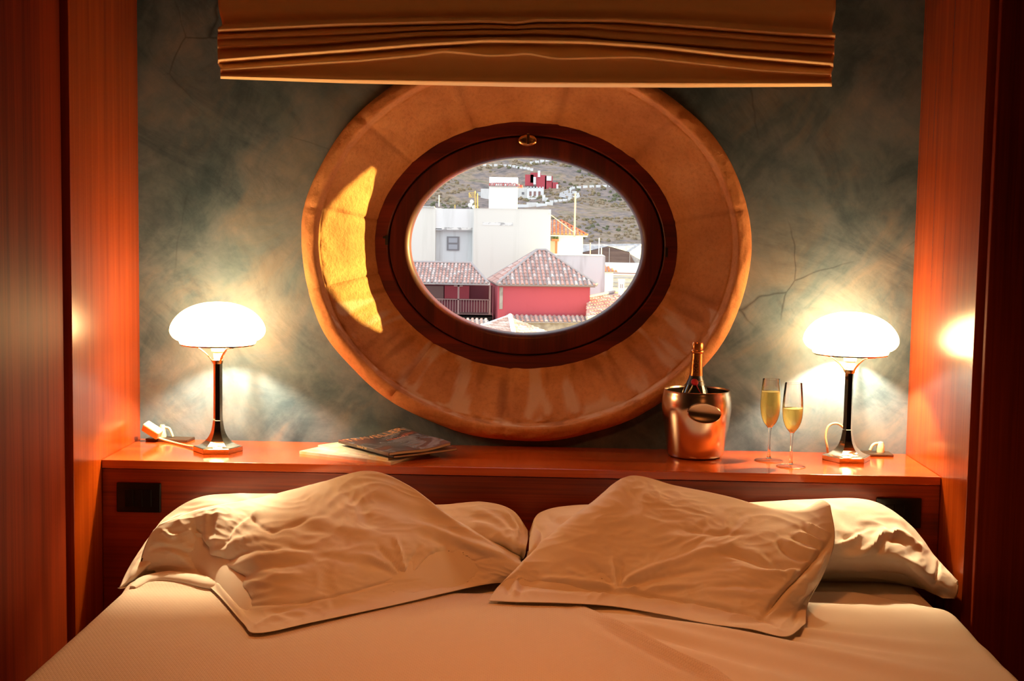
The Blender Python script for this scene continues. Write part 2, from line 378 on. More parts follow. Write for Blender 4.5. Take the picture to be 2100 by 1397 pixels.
def st_wob(i, t, p):
    q = mnoise.noise(Vector((p[0]*9, 3.1, p[2]*9)))*0.004 + mnoise.noise(Vector((p[0]*30, i*0.2, p[2]*30)))*0.0025
    r = 0
    for s in SEAMS:
        d = (t-s+math.pi) % (2*math.pi)-math.pi
        r += math.exp(-(d/0.012)**2)
    if i >= NSP-1: return (0, 0)
    return (mnoise.noise(Vector((math.cos(t)*3.2, math.sin(t)*3.2, 1.0)))*0.008*(1-i/NSP), q + 0.004*min(r, 1))
def st_seam(u, t):
    w = 0.0; g = 0.0; nx = mnoise.noise(Vector((math.cos(t)*4, u*5, math.sin(t)*4)))
    for k, s in enumerate(SEAMS):
        d = (t-s+math.pi) % (2*math.pi)-math.pi + nx*0.03
        wd = 0.016 + 0.03*max(0, (u-0.55))*(1 if k % 3 else 2.2)
        w = max(w, math.exp(-(d/wd)**2)*(0.08+(0.06+0.5*max(0, nx+0.3))*(u > 0.35)))
    bl = mnoise.noise(Vector((math.cos(t)*8+5, u*4.5, math.sin(t)*8))) + 0.5*mnoise.noise(Vector((math.cos(t)*22, u*9, math.sin(t)*22)))
    if math.sin(t) < -0.35: g = max(0, min(1, (bl-0.10)*4.5))*0.75*(0.4 < u); w = max(w, 0.5*max(0, min(1, (-bl-0.28)*4))*(0.4 < u))
    return w, g
prof = [tuple(p) for p in SP] + [(0.418, 0.335, 0.20), (0.60, 0.52, 0.20)]
stone = ring_mesh('stone_surround', prof, M_stone, win, 420, st_wob, st_seam)
# outer timber frame and sash
AI, BI = 0.342, 0.258     # glass opening
def ringprof(a0, b0, a1, b1, y0, y1, bev=0.004):
    return [(a0, b0, y1), (a0, b0, y0+bev), (a0-bev, b0-bev, y0), (a1+bev, b1+bev, y0), (a1, b1, y0+bev), (a1, b1, y1)]
YF = 0.118
ring_mesh('frame', ringprof(0.446, 0.364, 0.4035, 0.3215, YF, 0.20), M_frame, win)
ring_mesh('frame_gap', ringprof(0.41, 0.328, 0.39, 0.31, YF+0.018, 0.19, 0.001), M_gap, win)
sash = ring_mesh('sash', [(0.4005, 0.3185, 0.185), (0.4005, 0.3185, YF+0.005), (0.397, 0.315, YF), (AI+0.014, BI+0.014, YF+0.002), (AI+0.004, BI+0.004, YF+0.008), (AI, BI, YF+0.016), (AI, BI, 0.185)], M_sash, win)
n = 96
pane = obj('glass', [ell(AI+0.006, BI+0.006, 2*math.pi*k/n, YF+0.030) for k in range(n)], [tuple(range(n))], M_pane, sash)
pane.visible_shadow = True
# latch at the top of the sash
lt = lathe('latch', [(0.0, 0.0), (0.022, 0.0), (0.0235, 0.002), (0.019, 0.006), (0.013, 0.0075), (0.0, 0.008)], M_brass, sash, 40)
lt.data.transform(Matrix.Translation(Vector(at(1082, 288, Y=YF))) @ Matrix.Rotation(R(90), 4, 'X') @ Matrix.Diagonal((1.12, 0.72, 1, 1)))
p = at(1083, 286, Y=YF-0.008)
lv = box('latch_lever', (p.x-0.0045, p.y-0.012, p.z-0.016), (p.x+0.0045, p.y+0.002, p.z+0.017), M_brass, sash, 0.002)
for (qx, qy) in ((793, 487), (1367, 512)):
    p = at(qx, qy, Y=YF)
    box('hinge_pin', (p.x-0.004, p.y-0.004, p.z-0.022), (p.x+0.004, p.y+0.004, p.z+0.006), M_gap, sash, 0.001)
    if qx < 900: box('hinge_pin', (p.x-0.011, p.y-0.004, p.z-0.003), (p.x+0.002, p.y+0.003, p.z+0.003), M_gap, sash, 0.001)

# ------------------------------------------------------------------ alcove side panels, wardrobes
pl = empty('alcove_panel', (-HW, 0, 0), label='polished cherry wood side panel at the left end of the headboard shelf', cat='wall panel')
box('board', (-0.030, -JD, 0), (0.0, 0.0, ZC), M_panel, pl, 0.0015)
pr = empty('alcove_panel', (HW, 0, 0), label='polished cherry wood side panel at the right end of the shelf, reflecting the lamp', cat='wall panel')
box('board', (0.0, -JD, 0), (0.030, 0.0, ZC), M_panel, pr, 0.0015)
wl = empty('wardrobe', (-HW-0.014, -JD-0.018, 0), R(4), label='dark cherry wood wardrobe side at the far left, beyond the narrow dark joint', cat='wardrobe')
box('carcass', (-0.60, -0.62, 0.0), (-0.022, 0.0, ZC-0.01), M_gap, wl)
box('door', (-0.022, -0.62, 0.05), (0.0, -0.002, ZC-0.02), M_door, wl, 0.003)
wr = empty('wardrobe', (HW+0.014, -JD-0.018, 0), 0, label='very dark wood wardrobe front at the far right edge, beyond the narrow dark joint', cat='wardrobe')
box('carcass', (0.020, -0.004, 0.0), (1.45, 0.40, ZC-0.01), M_gap, wr)
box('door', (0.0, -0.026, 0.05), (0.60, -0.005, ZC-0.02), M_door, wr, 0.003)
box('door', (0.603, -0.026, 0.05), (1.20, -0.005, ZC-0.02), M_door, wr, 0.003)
# walls behind the panels so the alcove is closed
S_box('trim_1', (-2.6, -JD-0.016, 0), (-HW-0.031, -0.001, ZC), M_gap)
S_box('trim_2', (HW+0.031, -0.15, 0), (2.6, -0.001, ZC), M_gap)

# ------------------------------------------------------------------ headboard with shelf
hb = empty('headboard', (0, 0, 0), label='cherry wood headboard unit with a long polished shelf running behind the bed', cat='headboard')
box('shelf_top', (-HW+0.0015, -SD, ZS-0.022), (HW-0.0015, -0.0015, ZS), M_shelf, hb, 0.0012)
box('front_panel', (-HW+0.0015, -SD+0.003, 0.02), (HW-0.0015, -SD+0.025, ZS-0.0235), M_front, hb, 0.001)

def switch(px0, py0, px1, label, group):
    a = at(px0, py0, Y=-SD); b = at(px1, py0, Y=-SD)
    w, h = 0.118, 0.079; cx = (a.x+b.x)/2
    t = empty('light_switch', (cx, -SD+0.003, a.z-h/2), label=label, cat='light switch', group=group)
    box('cover_plate', (-w/2, -0.008, -h/2), (w/2, 0.0, h/2), M_blackp, t, 0.003, 3)
    for i in range(3):
        x = -0.0355+i*0.0237
        box('rocker', (x, -0.0105, -0.024), (x+0.0222, -0.007, 0.022), M_blackp2, t, 0.001)
    return t
switch(239, 989, 331, 'black three-button switch plate on the headboard above the left back pillow', 'switch plates on the headboard')
switch(1797, 1020, 1890, 'black switch plate on the headboard half hidden behind the right back pillow', 'switch plates on the headboard')

# ------------------------------------------------------------------ roman blind
def blind():
    YB = -0.075
    rows = []   # (list of (px, py), outward offset)
    def row(pts, out): rows.append((np.array(pts, float), out*1.35))
    row([(447, -150), (1714, -150)], 0.000)
    row([(447, -60), (1080, -60), (1714, -60)], 0.002)
    row([(447, 0), (1080, 0), (1714, 0)], 0.006)
    row([(450, 25), (1080, 20), (1713, 26)], 0.012)
    row([(456, 50), (700, 40), (860, 36), (1060, 35), (1400, 40), (1600, 55), (1706, 62)], 0.004)
    def fold(pts, out, ret=8, inn=0.006):
        up = [(x, y-4) for x, y in pts]; row(up, out*0.93); row(pts, out); row([(x, y+ret*0.35) for x, y in pts], out*0.8); row([(x, y+ret) for x, y in pts], inn)
    fold([(447, 62), (700, 50), (860, 46), (1000, 43), (1062, 47), (1095, 41), (1270, 42), (1400, 52), (1600, 68), (1713, 74)], 0.030, 6)
    fold([(446, 78), (650, 70), (750, 66), (860, 60), (1000, 56), (1060, 58), (1095, 55), (1215, 54), (1250, 58), (1400, 68), (1600, 84), (1711, 92)], 0.024, 5, 0.012)
    fold([(446, 96), (650, 88), (750, 80), (860, 71), (1000, 68), (1060, 68), (1095, 66), (1190, 70), (1250, 77), (1500, 96), (1711, 108)], 0.028, 6, 0.010)
    fold([(447, 123), (600, 111), (750, 100), (860, 91), (1000, 83), (1200, 86), (1350, 96), (1500, 113), (1709, 131)], 0.036, 8, 0.004)
    fold([(452, 144), (650, 130), (745, 124), (860, 113), (912, 105), (1000, 114), (1060, 112), (1075, 108), (1140, 120), (1310, 117), (1400, 127), (1560, 145), (1705, 153)], 0.028, 6, 0.014)
    row([(452, 153), (700, 154), (1080, 157), (1400, 160), (1705, 167)], 0.018)
    row([(452, 156), (700, 162), (1080, 167), (1400, 169), (1706, 170)], 0.030)
    row([(452, 158), (700, 166), (1080, 172), (1400, 174), (1706, 174)], 0.026)
    row([(452, 161), (700, 170), (1080, 178), (1400, 179), (1706, 177)], 0.006)
    row([(452, 155), (700, 164), (1080, 170), (1400, 172), (1706, 170)], 0.002)
    NX = 200; grid = []
    for pts, out in rows:
        xs = pts[:, 0]; ys = pts[:, 1]; l = []
        for k in range(NX):
            u = k/(NX-1); x = xs[0]+(xs[-1]-xs[0])*u
            # smoothed piecewise curve
            y = np.mean([np.interp(x+d, xs, ys) for d in (-14, -7, 0, 7, 14)])
            if k == 0 or k == NX-1: y = np.interp(x, xs, ys)
            o2 = out + 0.0025*mnoise.noise(Vector((x*0.012, y*0.05, 2.0))) + (0.004*math.sin(x*0.008+y*0.03) if out > 0.02 else 0)
            p = at(x, y, Y=YB-out); l.append(np.array(p))
        grid.append(l)
    G = np.array(grid)     # rows, NX, 3
    NR = len(rows)
    # resample rows with catmull for rounded folds
    up = []
    for k in range(NX):
        up.append(np.array(catmull([G[i, k] for i in range(NR)], 4)))
    Gu = np.array(up); nk, nr = Gu.shape[:2]
    vs = Gu.reshape(-1, 3); fs = []
    for k in range(nk-1):
        for i in range(nr-1): fs.append((k*nr+i, (k+1)*nr+i, (k+1)*nr+i+1, k*nr+i+1))
    t = empty('roman_blind', (0, 0, 0), label='cream roman blind pulled up in soft horizontal folds above the oval window', cat='blind')
    o = obj('cloth', vs, fs, M_blind, t, True)
    sm = o.modifiers.new('thick', 'SOLIDIFY'); sm.thickness = 0.002; sm.offset = 0
    a = at(448, -150, Y=YB); b = at(1713, -150, Y=YB)
    box('head_rail', (a.x, YB-0.02, a.z-0.01), (b.x, -0.001, a.z+0.03), M_cream, t, 0.003)
    return t
blind()

# ------------------------------------------------------------------ table lamps
def table_lamp(cx, cy, rz, label):
    t = empty('table_lamp', (cx, cy, ZS), rz, label=label, cat='lamp', group='chrome table lamps on the headboard shelf')
    # hexagonal foot with a concave flare running into a hexagonal column
    prof = [(0.066, 0.0), (0.067, 0.001), (0.067, 0.013), (0.065, 0.0145)]
    foot = lathe('base', [(0.0, 0.0)] + prof + [(0.0, 0.0145)], M_chrome, t, 6, smooth=False)
    fl = [(0.063, 0.0148), (0.050, 0.0185), (0.038, 0.026), (0.027, 0.038), (0.0195, 0.053), (0.0155, 0.070), (0.0135, 0.085), (0.0125, 0.100), (0.0120, 0.244)]
    fl = [tuple(p) for p in catmull(fl, 3)]
    lathe('column', [(0.0, 0.0148)] + fl + [(0.0, 0.244)], M_chrome, t, 6, smooth=False)
    lathe('collar', [(0.0, 0.242), (0.0135, 0.242), (0.0145, 0.246), (0.0145, 0.252), (0.011, 0.256), (0.0, 0.256)], M_gold, t, 32)
    lathe('socket', [(0.0, 0.255), (0.011, 0.255), (0.0125, 0.262), (0.0125, 0.272), (0.0175, 0.276), (0.0195, 0.30), (0.0195, 0.318), (0.0, 0.318)], M_porcelain, t, 32)
    for k in range(3):
        a = R(-92 + 120*k + 34)
        pts = [(0.0125, 0.244), (0.018, 0.254), (0.028, 0.266), (0.042, 0.278), (0.058, 0.2875), (0.088, 0.2925)]
        tube('arm', [(r*math.cos(a), r*math.sin(a), z) for r, z in pts], 0.0022, M_gold, t, 8, flat=1.5)
    lathe('gallery_ring', [(0.079, 0.2945), (0.100, 0.2935), (0.100, 0.297), (0.079, 0.2965)], M_gold, t, 64, close=True)
    # opal glass: mushroom dome, tucked in below with a small stepped lip
    outer = [(0.092, 0.2975), (0.101, 0.2975), (0.103, 0.302), (0.1045, 0.3065), (0.112, 0.309), (0.121, 0.316), (0.1275, 0.327), (0.1285, 0.337),
             (0.124, 0.352), (0.112, 0.370), (0.094, 0.386), (0.070, 0.399), (0.042, 0.4075), (0.018, 0.4105), (0.0, 0.411)]
    o2 = [outer[0], outer[1], outer[2], outer[3]] + [tuple(p) for p in catmull(outer[4:], 4)]
    inner = [(max(r-0.004, 0.0), z-0.004 if z > 0.33 else z+0.001) for r, z in o2[4:]][::-1] + [(0.0985, 0.3075), (0.092, 0.303)]
    lathe('shade', o2 + inner, M_shade, t, 72, close=False)
    b = lathe('bulb', [(0.0, 0.319), (0.013, 0.319), (0.015, 0.328), (0.024, 0.345), (0.0265, 0.358), (0.022, 0.372), (0.012, 0.380), (0.0, 0.382)], M_bulb, t, 24)
    l = bpy.data.lights.new('bulb_light', 'POINT'); lo = bpy.data.objects.new('bulb_light', l); C.objects.link(lo); lo.parent = t
    l.energy = 40.0; l.color = (1.0, 0.74, 0.42); l.shadow_soft_size = 0.012; lo.location = (0, 0, 0.369)
    return t
LA = (-0.832, -0.178); LB_ = (0.905, -0.118)
table_lamp(LA[0], LA[1], R(8), 'lit chrome table lamp with a white mushroom glass shade, left of the oval window')
table_lamp(LB_[0], LB_[1], R(2), 'lit chrome table lamp with a white mushroom glass shade, right of the champagne glasses')

# cords, plugs and socket plates
def cord(label, pts, r=0.0032): return tag(tube('lamp_cord', pts, r, M_cream), label, 'cord')
zs = ZS
pa = at(402, 912, Z=zs+0.006)
pb = at(372, 913, Z=zs+0.004); pc = at(345, 904, Z=zs+0.006); pd = at(324, 893, Z=zs+0.020)
cord('cream cord running along the shelf to the left table lamp', [(LA[0]-0.069, LA[1]+0.02, zs+0.0055), (pb.x+0.01, pb.y, zs+0.0036), (pc.x, pc.y, zs+0.005), (pd.x, pd.y, zs+0.014), (pd.x-0.008, pd.y+0.004, zs+0.021)])
tl = empty('socket_plate', at(362, 902, Z=zs), R(-8), label='dark flat socket plate on the left end of the shelf, under the cream plugs', cat='socket')
box('plate', (-0.075, -0.045, 0.0), (0.050, 0.045, 0.008), M_brownp, tl, 0.002)
# white adapter block leaning with its plug
ad = empty('plug_adapter', (pd.x-0.018, pd.y+0.004, zs+0.0085), label='cream plug block lying tilted by the left wood panel', cat='plug')
bb = box('block', (-0.030, -0.014, 0.0), (0.024, 0.014, 0.026), M_cream, ad, 0.004); bb.rotation_euler = (R(18), R(28), R(-12)); bb.location = (0, 0, 0.014)
pp = at(333, 880, Y=pd.y+0.045)
pg = empty('plug', (pp.x, pp.y, zs+0.0075), label='small round cream plug standing in the left socket plate', cat='plug')
lathe('plug_body', [(0.0, 0.0), (0.011, 0.0), (0.012, 0.006), (0.0095, 0.016), (0.0085, 0.030), (0.006, 0.036), (0.0, 0.037)], M_cream, pg, 24)
tube('prong', [(0.004, 0, 0.030), (0.020, -0.002, 0.026), (0.028, -0.004, 0.012), (0.031, -0.004, 0.003)], 0.0035, M_cream, pg)
# right side
qa = at(1805, 934, Z=zs)
tr = empty('socket_plate', (qa.x, qa.y, zs), R(0), label='dark flat socket plate on the right end of the shelf behind the lamp foot', cat='socket')
box('plate', (-0.060, -0.026, 0.0), (0.032, 0.040, 0.007), M_brownp, tr, 0.002)
pr_ = empty('plug', (qa.x+0.003, qa.y+0.012, zs+0.0072), label='rounded cream plug standing in the right socket plate', cat='plug')
lathe('plug_body', [(0.0, 0.0), (0.011, 0.0), (0.0115, 0.010), (0.010, 0.022), (0.007, 0.029), (0.0, 0.031)], M_cream, pr_, 24)
tube('strain_relief', [(-0.002, 0, 0.022), (-0.012, -0.002, 0.025), (-0.024, -0.006, 0.020), (-0.032, -0.010, 0.006)], 0.0040, M_cream, pr_)
c0 = Vector((LB_[0], LB_[1], zs))
cord('cream cord looping up behind the right table lamp', [(c0.x+0.068, c0.y+0.034, zs+0.004), (c0.x+0.040, c0.y+0.06, zs+0.02), (c0.x+0.022, c0.y+0.075, zs+0.058), (c0.x-0.006, c0.y+0.078, zs+0.088),
      (c0.x-0.034, c0.y+0.076, zs+0.084), (c0.x-0.044, c0.y+0.072, zs+0.056), (c0.x-0.040, c0.y+0.066, zs+0.026), (c0.x-0.036, c0.y+0.072, zs+0.010), (c0.x-0.028, c0.y+0.068, zs+0.0042)], 0.0034)

# ------------------------------------------------------------------ ice bucket with bottle
bx_, by_ = 0.488, -0.108
bk = empty('ice_bucket', (bx_, by_, ZS), label='shiny metal ice bucket with an oval handle, holding a champagne bottle', cat='ice bucket')
bp = [(0.0, 0.0), (0.062, 0.0), (0.072, 0.003), (0.0765, 0.010), (0.082, 0.040), (0.0885, 0.080), (0.0945, 0.120), (0.0965, 0.145), (0.0950, 0.165), (0.0915, 0.183), (0.0915, 0.1865), (0.0890, 0.1875)]
bo = [bp[0], bp[1]] + [tuple(p) for p in catmull(bp[2:10], 5)] + bp[10:]
bi = [(max(r-0.0035, 0), z) for r, z in [(0.0915, 0.183), (0.0955, 0.160), (0.0955, 0.130), (0.086, 0.06), (0.079, 0.012)]]
lathe('body', bo + bi[:1], M_steel, bk, 96)
lathe('lining', bi + [(0.0, 0.006)], M_steel_in, bk, 64)
for sy, ay in ((-1, 0.008), (1, 0.0)):
    h = lathe('handle', [(0.0, -0.0045), (0.028, -0.003), (0.0325, 0.0), (0.033, 0.003), (0.031, 0.005), (0.026, 0.0035), (0.0, 0.001)], M_steel, bk, 48)
    h.data.transform(Matrix.Translation((ay, sy*0.114, 0.137)) @ Matrix.Rotation(R(6), 4, 'Y') @ Matrix.Rotation(R(90 if sy < 0 else -90), 4, 'X') @ Matrix.Diagonal((1.42, 0.82, 1, 1)))
    st = lathe('handle_stem', [(0.0, 0.0), (0.012, 0.0), (0.010, 0.018), (0.0, 0.018)], M_steel, bk, 24)
    st.data.transform(Matrix.Translation((ay*0.7, sy*0.0935, 0.137)) @ Matrix.Rotation(R(90 if sy < 0 else -90), 4, 'X'))
M_bottle = simple('dark_bottle_glass', (0.008, 0.016, 0.010), 0.06, 0, 0.6)
M_foil = simple('orange_gold_foil', (0.62, 0.24, 0.07), 0.28, 0.85, bump=(60, 0.5, 0.002))
M_ink = simple('black_ink', (0.01, 0.008, 0.008), 0.5)
M_seal = simple('red_wax_seal', (0.42, 0.01, 0.03), 0.35)
M_ribbon = simple('dark_ribbon', (0.02, 0.02, 0.03), 0.35)
M_gold2 = simple('gold_print', (0.7, 0.5, 0.25), 0.4, 0.3)
bt = empty('champagne_bottle', (bx_-0.008, by_+0.004, ZS+0.0075), label='champagne bottle with orange foil neck and red seal standing in the ice bucket', cat='bottle')
bt.rotation_euler = (R(0), R(1.2), 0)
bpf = [(0.0, 0.0), (0.038, 0.0), (0.044, 0.006), (0.0445, 0.130), (0.043, 0.146), (0.0390, 0.163), (0.0330, 0.179), (0.0265, 0.194), (0.0205, 0.209), (0.0172, 0.226)]
lathe('glass', bpf[:3] + [tuple(p) for p in catmull(bpf[3:], 4)] + [(0.0, 0.226)], M_bottle, bt, 48)
lathe('neck_label', [(0.0272, 0.1935), (0.0212, 0.2090), (0.0186, 0.2190), (0.0183, 0.2190)], M_ribbon, bt, 40)
lathe('foil', [(0.0190, 0.2150), (0.0178, 0.2300), (0.0166, 0.2550), (0.0156, 0.280), (0.0168, 0.2815), (0.0182, 0.284), (0.0177, 0.2885), (0.0157, 0.291), (0.0162, 0.296), (0.0160, 0.307), (0.0137, 0.3115), (0.0, 0.3130)], M_foil, bt, 32)
def wrap_text(name, s, size, r, z0, m, parent, ang0, vertical=True, slope=0.0):
    cu = bpy.data.curves.new(name, 'FONT'); cu.body = s; cu.size = size; cu.align_x = 'CENTER'; cu.align_y = 'CENTER'; cu.resolution_u = 3
    tt = bpy.data.objects.new(name, cu); C.objects.link(tt)
    me = bpy.data.meshes.new_from_object(tt.evaluated_get(bpy.context.evaluated_depsgraph_get())); bpy.data.objects.remove(tt)
    for v in me.vertices:
        x, y = v.co.x, v.co.y
        if vertical: x, y = -y, x
        rr = r - slope*(y); a = ang0 + x/rr
        v.co = (rr*math.cos(a), rr*math.sin(a), z0+y)
    me.materials.clear(); return link(name, me, m, parent)
wrap_text('neck_lettering', 'MOËT', 0.017, 0.0172, 0.250, M_ink, bt, R(-98), True, 0.055)
sl = lathe('seal', [(0.0, -0.001), (0.009, -0.001), (0.0105, 0.0005), (0.009, 0.003), (0.006, 0.0022), (0.0, 0.0022)], M_seal, bt, 28)
sl.data.transform(Matrix.Translation((-0.006, -0.0238, 0.2020)) @ Matrix.Rotation(R(58), 4, 'X'))
for s in (-1, 1):
    tube('ribbon_tail', [(-0.006+s*0.004, -0.0255, 0.196), (-0.006+s*0.010, -0.0305, 0.184), (-0.006+s*0.017, -0.0330, 0.173)], 0.0022, M_seal if s > 0 else M_gold2, bt, 6, flat=0.5)
tube('label_edge', [(0.0075*math.cos(a)*0+0.0235*math.cos(a), 0.0235*math.sin(a), 0.2050) for a in [R(-78+k*6) for k in range(8)]], 0.0009, M_gold2, bt, 6)

# ------------------------------------------------------------------ champagne flutes
def flute(x, y, level, label):
    t = empty('champagne_flute', (x, y, ZS), label=label, cat='champagne glass', group='champagne flutes on the headboard shelf')
    out = catmull([(0.0045, 0.090), (0.009, 0.096), (0.018, 0.108), (0.0245, 0.126), (0.0272, 0.148), (0.0272, 0.170), (0.0252, 0.200), (0.0228, 0.2255)], 5)
    lathe('bowl', [tuple(p) for p in out], M_flute, t, 48)
    lathe('rim', [(0.0222, 0.2248), (0.0232, 0.2248), (0.0232, 0.2262), (0.0222, 0.2262)], M_flute, t, 48, close=True)
    stp = catmull([(0.0, 0.093), (0.0050, 0.0925), (0.0038, 0.082), (0.0031, 0.060), (0.0033, 0.035), (0.0045, 0.014), (0.0075, 0.0065)], 4)
    lathe('stem', [tuple(p) for p in stp] + [(0.0, 0.0062)], M_solidglass, t, 24)
    lathe('foot', [(0.0, 0.0), (0.0375, 0.0), (0.039, 0.001), (0.0375, 0.002), (0.020, 0.0032), (0.0085, 0.0060), (0.0, 0.0064)], M_flute, t, 48)
    # the wine fills the bowl up to its level
    w = [(0.0, 0.0935)] + [(max(r-0.0009, 0.001), z) for r, z in out if 0.094 < z < level] 
    rl = np.interp(level, [z for r, z in out], [r for r, z in out]) - 0.0009
    w += [(rl, level), (rl-0.0015, level-0.0006), (0.0, level-0.0008)]
    lathe('champagne', w, M_wine, t, 48)
    return t
flute(0.684, -0.157, 0.192, 'champagne flute filled nearly to the top, nearer the ice bucket')
flute(0.729, -0.243, 0.158, 'champagne flute a little over half full, nearer the lamp')

# ------------------------------------------------------------------ magazines
def magazine(name, ox, oy, z, ang, w, h, th, mats, label, curl=None, sag=0.0):
    """spine runs along local +v from the front corner (ox, oy); pages along local +u"""
    t = empty(name, (ox, oy, z), ang, label=label, cat='magazine', group='magazines stacked on the shelf')
    NU, NV = 26, 16
    def lift(u, v): return (curl(u, v) if curl else 0.0)
    def slab(nm, u0, u1, v0, v1, z0, z1, m, par=t):
        vs, fs = [], []
        for s, zz in ((0, z0), (1, z1)):
            for i in range(NU+1):
                for j in range(NV+1):
                    u = u0+(u1-u0)*i/NU; v = v0+(v1-v0)*j/NV; vs.append((u*w, v*h, zz + lift(u, v)))
        K = (NU+1)*(NV+1); idx = lambda s, i, j: s*K+i*(NV+1)+j
        for i in range(NU):
            for j in range(NV):
                fs.append((idx(1, i, j), idx(1, i+1, j), idx(1, i+1, j+1), idx(1, i, j+1)))
                fs.append((idx(0, i, j), idx(0, i, j+1), idx(0, i+1, j+1), idx(0, i+1, j)))
        for i in range(NU):
            fs.append((idx(0, i, 0), idx(0, i+1, 0), idx(1, i+1, 0), idx(1, i, 0))); fs.append((idx(0, i+1, NV), idx(0, i, NV), idx(1, i, NV), idx(1, i+1, NV)))
        for j in range(NV):
            fs.append((idx(0, 0, j+1), idx(0, 0, j), idx(1, 0, j), idx(1, 0, j+1))); fs.append((idx(0, NU, j), idx(0, NU, j+1), idx(1, NU, j+1), idx(1, NU, j)))
        return obj(nm, vs, fs, m, par)
    cv = 0.0009
    slab('pages', 0.012, 0.992, 0.008, 0.992, cv, th-cv, mats[1])
    c = slab('cover', 0.0, 1.0, 0.0, 1.0, th-cv, th, mats[0])
    slab('back_cover', 0.0, 1.0, 0.0, 1.0, 0.0, cv, mats[2])
    slab('spine', 0.0, 0.012, 0.0, 1.0, cv, th-cv, mats[2])
    return t, lift
def cover_mat(name, base, c2, c3, scale=9.0, seed=0.0):
    m, nt, b = mat(name)
    tc = N(nt, 'ShaderNodeTexCoord'); mp = N(nt, 'ShaderNodeMapping'); mp.inputs['Location'].default_value = (seed, seed, 0); mp.inputs['Scale'].default_value = (1, 1.4, 0.01); L(nt, tc.outputs['Object'], mp.inputs['Vector'])
    n_ = N(nt, 'ShaderNodeTexNoise', Scale=scale, Detail=3.0, Distortion=0.6); L(nt, mp.outputs[0], n_.inputs['Vector'])
    L(nt, ramp(nt, n_.outputs['Fac'], [(0.35, base), (0.46, c2), (0.52, base), (0.64, c3), (0.72, base)]), b.inputs['Base Color'])
    b.inputs['Roughness'].default_value = 0.25; b.inputs['Coat Weight'].default_value = 0.4
    return m
M_pages = simple('magazine_pages', (0.72, 0.60, 0.42), 0.8, bump=(300, 0.3, 0.001))
M_cov_a = cover_mat('pale_cover', (0.72, 0.68, 0.60), (0.55, 0.50, 0.50), (0.75, 0.55, 0.30), 6, 1)
M_cov_b = cover_mat('green_white_cover', (0.62, 0.64, 0.50), (0.70, 0.68, 0.62), (0.45, 0.50, 0.38), 7, 3)
M_cov_c = cover_mat('dark_photo_cover', (0.06, 0.065, 0.10), (0.22, 0.24, 0.33), (0.26, 0.09, 0.07), 11, 5)
M_cov_d = simple('dark_spine', (0.03, 0.018, 0.014), 0.35, coat=0.3)
M_cov_e = cover_mat('dark_lower_cover', (0.06, 0.03, 0.03), (0.12, 0.08, 0.09), (0.3, 0.2, 0.15), 9, 8)
M_title = simple('copper_title_ink', (0.75, 0.36, 0.18), 0.3)
def place(pxc, z, pxb):   # front-spine pixel and back-spine pixel on height z
    a = at(*pxc, Z=z); b = at(*pxb, Z=z); d = b-a
    return a.x, a.y, math.atan2(d.y, d.x)-math.pi/2, math.hypot(d.x, d.y)
ax, ay, aa, al = place((801, 953), ZS+0.001, (614, 930))
magazine('magazine', ax, ay, ZS, aa, 0.20, al, 0.0075, (M_cov_a, M_pages, M_cov_a), 'pale magazine at the bottom left of the stack, its left corner poking out furthest')
ax, ay, aa, al = place((796, 944), ZS+0.008, (652, 917))
magazine('magazine', ax, ay, ZS+0.0077, aa, 0.20, al, 0.006, (M_cov_b, M_pages, M_cov_a), 'magazine with a pale green cover lying just under the dark ones')
ax, ay, aa, al = place((806, 940), ZS+0.014, (705, 914))
magazine('magazine', ax, ay, ZS+0.0139, aa-0.06, 0.205, 0.255, 0.006, (M_cov_e, M_pages, M_cov_d), 'dark magazine right under the top one, showing along its right edge', curl=lambda u, v: 0.004*u*u)
ax, ay, aa, al = place((797, 935), ZS+0.022, (689, 907))
curl = lambda u, v: 0.016*u*u*(0.35+0.65*v) + 0.0035*math.sin(u*7+1.0)*u + 0.0015*math.sin(v*9)*u
mg, lf = magazine('magazine', ax, ay, ZS+0.0216, aa, 0.205, 0.250, 0.0085, (M_cov_c, M_pages, M_cov_d), 'glossy dark magazine on top of the stack with copper title lettering', curl=curl)
def cover_print(name, s, size, u, v, m, width=None, rot=0.0):
    cu = bpy.data.curves.new(name, 'FONT'); cu.body = s; cu.size = size; cu.align_x = 'CENTER'; cu.align_y = 'CENTER'; cu.resolution_u = 3
    tt = bpy.data.objects.new(name, cu); C.objects.link(tt)
    me = bpy.data.meshes.new_from_object(tt.evaluated_get(bpy.context.evaluated_depsgraph_get())); bpy.data.objects.remove(tt)
    bm = bmesh.new(); bm.from_mesh(me); bmesh.ops.subdivide_edges(bm, edges=[e for e in bm.edges if e.calc_length() > 0.01], cuts=2); bm.to_mesh(me); bm.free()
    xs = [q.co.x for q in me.vertices]; sx = (width/(max(xs)-min(xs))) if width else 1
    for q in me.vertices:
        x, y = q.co.x*sx + u*0.205, q.co.y + v*0.25
        q.co = (x, y, 0.0085 + 0.0005 + lf(x/0.205, y/0.25))
    me.materials.clear(); return link(name, me, m, mg)
cover_print('title_lettering', 'TRAVELLER', 0.052, 0.5, 0.895, M_title, 0.190)
cover_print('cover_line', 'islands', 0.020, 0.68, 0.66, simple('pink_ink', (0.6, 0.2, 0.16), 0.4), 0.07)
tx = text_mesh('spine_lettering', 'TRAVELLER  2005', 0.0065, M_gold2, mg, Matrix.Translation((-0.0004, 0.13, 0.0042)) @ Matrix.Rotation(R(-90), 4, 'Z') @ Matrix.Rotation(R(90), 4, 'X'), 0.0001)

